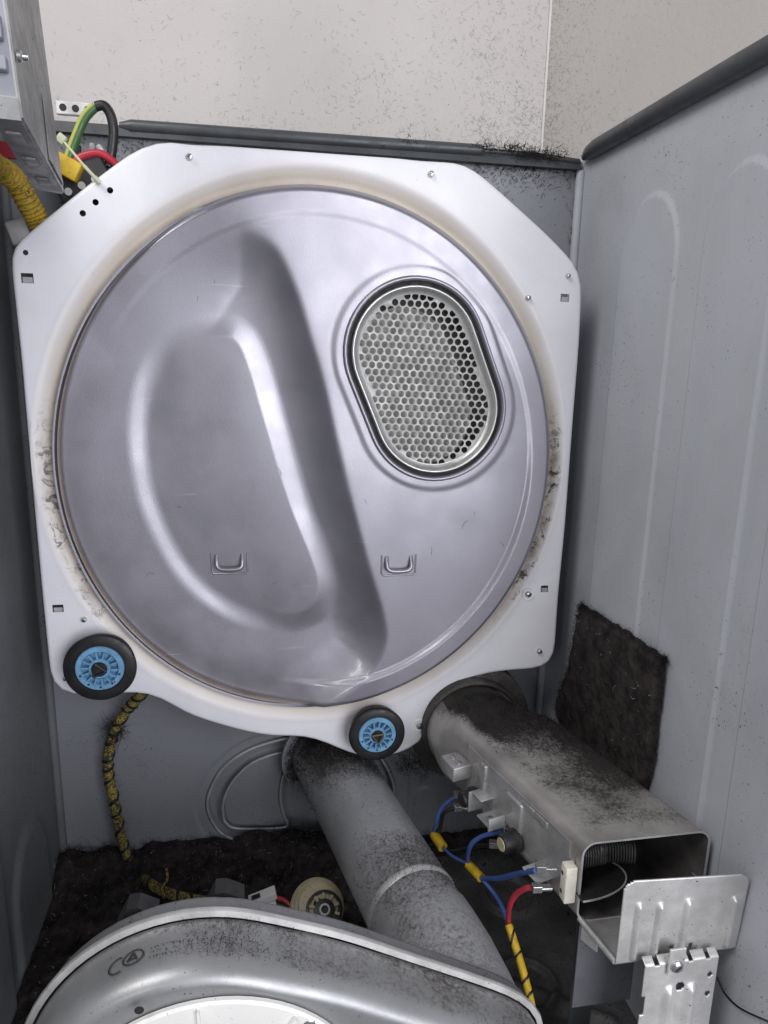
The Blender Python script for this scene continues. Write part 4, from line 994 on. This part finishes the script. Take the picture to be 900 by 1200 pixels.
for z in (.028, .045, .05):
    p = cbp(0, z, .02); MB().box(p+np.array([0, -.002, 0]), (.016, .003, .004), [lf, (0, 1, 0), (0, 0, 1)], .001).build('board_rib', mat_panelplastic, cb_)
# yellow corrugated conduit
P = [at(-25, 185, 1, -.01), at(0, 197, 1, .0), at(18, 212, 1, .02), at(33, 238, 1, .035), at(44, 258, 1, .045), at(52, 280, 1, .05)]
Q = spline(P, 24); r_ = .0112+.0010*np.sin(np.arange(len(Q))*1.05)
o = MB().tube(Q, r_, 20).build('yellow_conduit', pmat('yellow_sleeve_dusty', (.46, .31, .03), .6, 0, .3, 60, .5, 200, 1.2), None, 60); tag(o, 'thick yellow corrugated cable sleeve at the far left edge', 'cable sleeve')
cl = at(24, 272, 1, .06)
o = MB().box(cl, (.012, .006, .013), [(1, 0, .3), (0, 1, 0), (-.3, 0, 1)], .003).build('cable_clip', mat_galv, None, 50); tag(o, 'small silver cable clip below the yellow sleeve', 'clip')
gw = [tuple(at(x, y, 1, .06)) for x, y in ((78, 200), (82, 182), (90, 160), (100, 138), (112, 125))]
o = wire('earth_wire', gw, .0048, mat_greenwire, 'green wire with yellow stripe looping over the rear rail', 'wire')
MB().tube(spline([np.array(p)+np.array([-.0022, -.0035, .001]) for p in gw], 6), .0022, 8).build('yellow_stripe', mat_yelgreen, o, 60)
wire('black_lead', [tuple(at(x, y, 1, .06)) for x, y in ((112, 125), (122, 124), (130, 136), (133, 155), (131, 178), (128, 196))], .0052, mat_blackwire, 'thick black wire bending down behind the bulkhead corner', 'wire')
wire('red_lead', [tuple(at(x, y, 1, .055)) for x, y in ((84, 196), (92, 186), (104, 181), (117, 180), (128, 186), (140, 197))], .0044, mat_redwire, 'red wire behind the upper left corner of the bulkhead', 'wire')
for i, (x0, y0, x1, y1, m_) in enumerate(((92, 172, 84, 196, mat_blackwire), (108, 170, 98, 190, mat_galv_dull), (116, 172, 120, 192, mat_cover))):
    wire('loose_lead', [tuple(at(x0, y0, 1, .08)), tuple(at((x0+x1)/2+3, (y0+y1)/2, 1, .07)), tuple(at(x1, y1, 1, .065))], .003, m_, ('short black lead between green and red wires', 'short grey lead above the red wire', 'short white lead end beside the thick black wire')[i], 'wire')
kc = at(80, 197, 1, .05)
o = MB().box(kc, (.013, .008, .010), [(1, 0, -.5), (0, 1, 0), (.5, 0, 1)], .0015).build('yellow_plug', mat_yellow, None, 50); tag(o, 'yellow plug connector under the galvanised bracket', 'connector')
kc = at(100, 215, 1, .07)
o = MB().box(kc, (.030, .016, .022), [(1, 0, .5), (0, 1, 0), (-.5, 0, 1)], .003).build('terminal_block', mat_blackpl, None, 50); tag(o, 'black terminal block half hidden behind the bulkhead corner', 'terminal block')
for dx in (-.014, 0, .014): MB().lathe([(.004, 0), (.004, .002), (.0001, .002)], kc+np.array([dx, -.017, -.006+dx*.5]), (0, -1, 0), 12).build('terminal_screw', mat_galv_dull, o, 40)
zt_ = [at(72, 163, 1, .0), at(84, 177, 1, -.004), at(100, 196, 1, -.006), at(114, 211, 1, -.006), at(118, 215, 1, -.005)]
o = MB().tube(spline(zt_, 6), [.0014]*12+[.0019]*5+[.0024]*6+[.001]*2, 8).build('cable_tie', mat_ziptie, None, 60); tag(o, 'pale nylon cable tie poking over the bulkhead corner', 'cable tie')
MB().box(zt_[0], (.0042, .0035, .0045), [(1, 0, -.8), (0, 1, 0), (.8, 0, 1)], .0012).build('tie_head', mat_ziptie, o, 50)
s0, s1 = at(66, 126, 1, YR+.01), at(108, 130, 1, YR+.01)
o = MB().box((s0+s1)/2, ((s1[0]-s0[0])/2, .003, .007), None, .001).build('hinge_strip', mat_galv, None); tag(o, 'short galvanised strip with holes on the rear rail', 'bracket')
for t in (.2, .55, .9): MB().lathe([(.004, 0), (.0001, 0)], s0+(s1-s0)*t+np.array([0, -.0032, 0]), (0, -1, 0), 12).build('strip_hole', mat_darkgap, o)
rl = at(5, 176, 1, .06); o = MB().box(rl, (.03, .002, .008)).build('warning_label', mat_redlabel, None); tag(o, 'dark red label strip at the left edge above the yellow sleeve', 'label')
# lint stuck on rear panel corners
pts = []
for i in range(1900):
    x, y = (random.gauss(620, 40), 186+abs(random.gauss(0, 16))) if i < 1000 else (random.uniform(65, 180), random.uniform(140, 240)) if i < 1600 else (random.gauss(678, 6), random.gauss(270, 22))
    p = at(x, y, 1, YR-.003);
    if p[2] < ZT-.012 and XL < p[0] < XR-.004: pts.append(p)
tag(fibres('panel_lint', pts, (0, -1, 0), mat_fibre, (.002, .008), .0004), 'dark lint tufts clinging to the rear panel below the rail', 'lint')
pts = [at(random.gauss(500, 22), random.gauss(893, 9), 1, YR-.004) for i in range(900)]
tag(fibres('lint_tuft', pts, (0, -1, 0), mat_fibre, (.004, .014), .0003), 'tuft of dark lint on the rear panel right of the exhaust pipe', 'lint')
# clumps of lint caught on the right end of the rear rail
pts = [at(random.gauss(cx, 9), random.gauss(cy, 3.0), 1, YR-.011) for cx, cy, n_ in ((572, 172, 130), (600, 174, 240), (622, 180, 260), (640, 181, 160), (480, 166, 40), (655, 183, 90)) for i in range(n_)]
tag(fibres('rail_lint', pts, (0, -.3, .4), mat_fibre, (.002, .009), .0004), 'black lint clumps caught on the right end of the rear rail', 'lint')
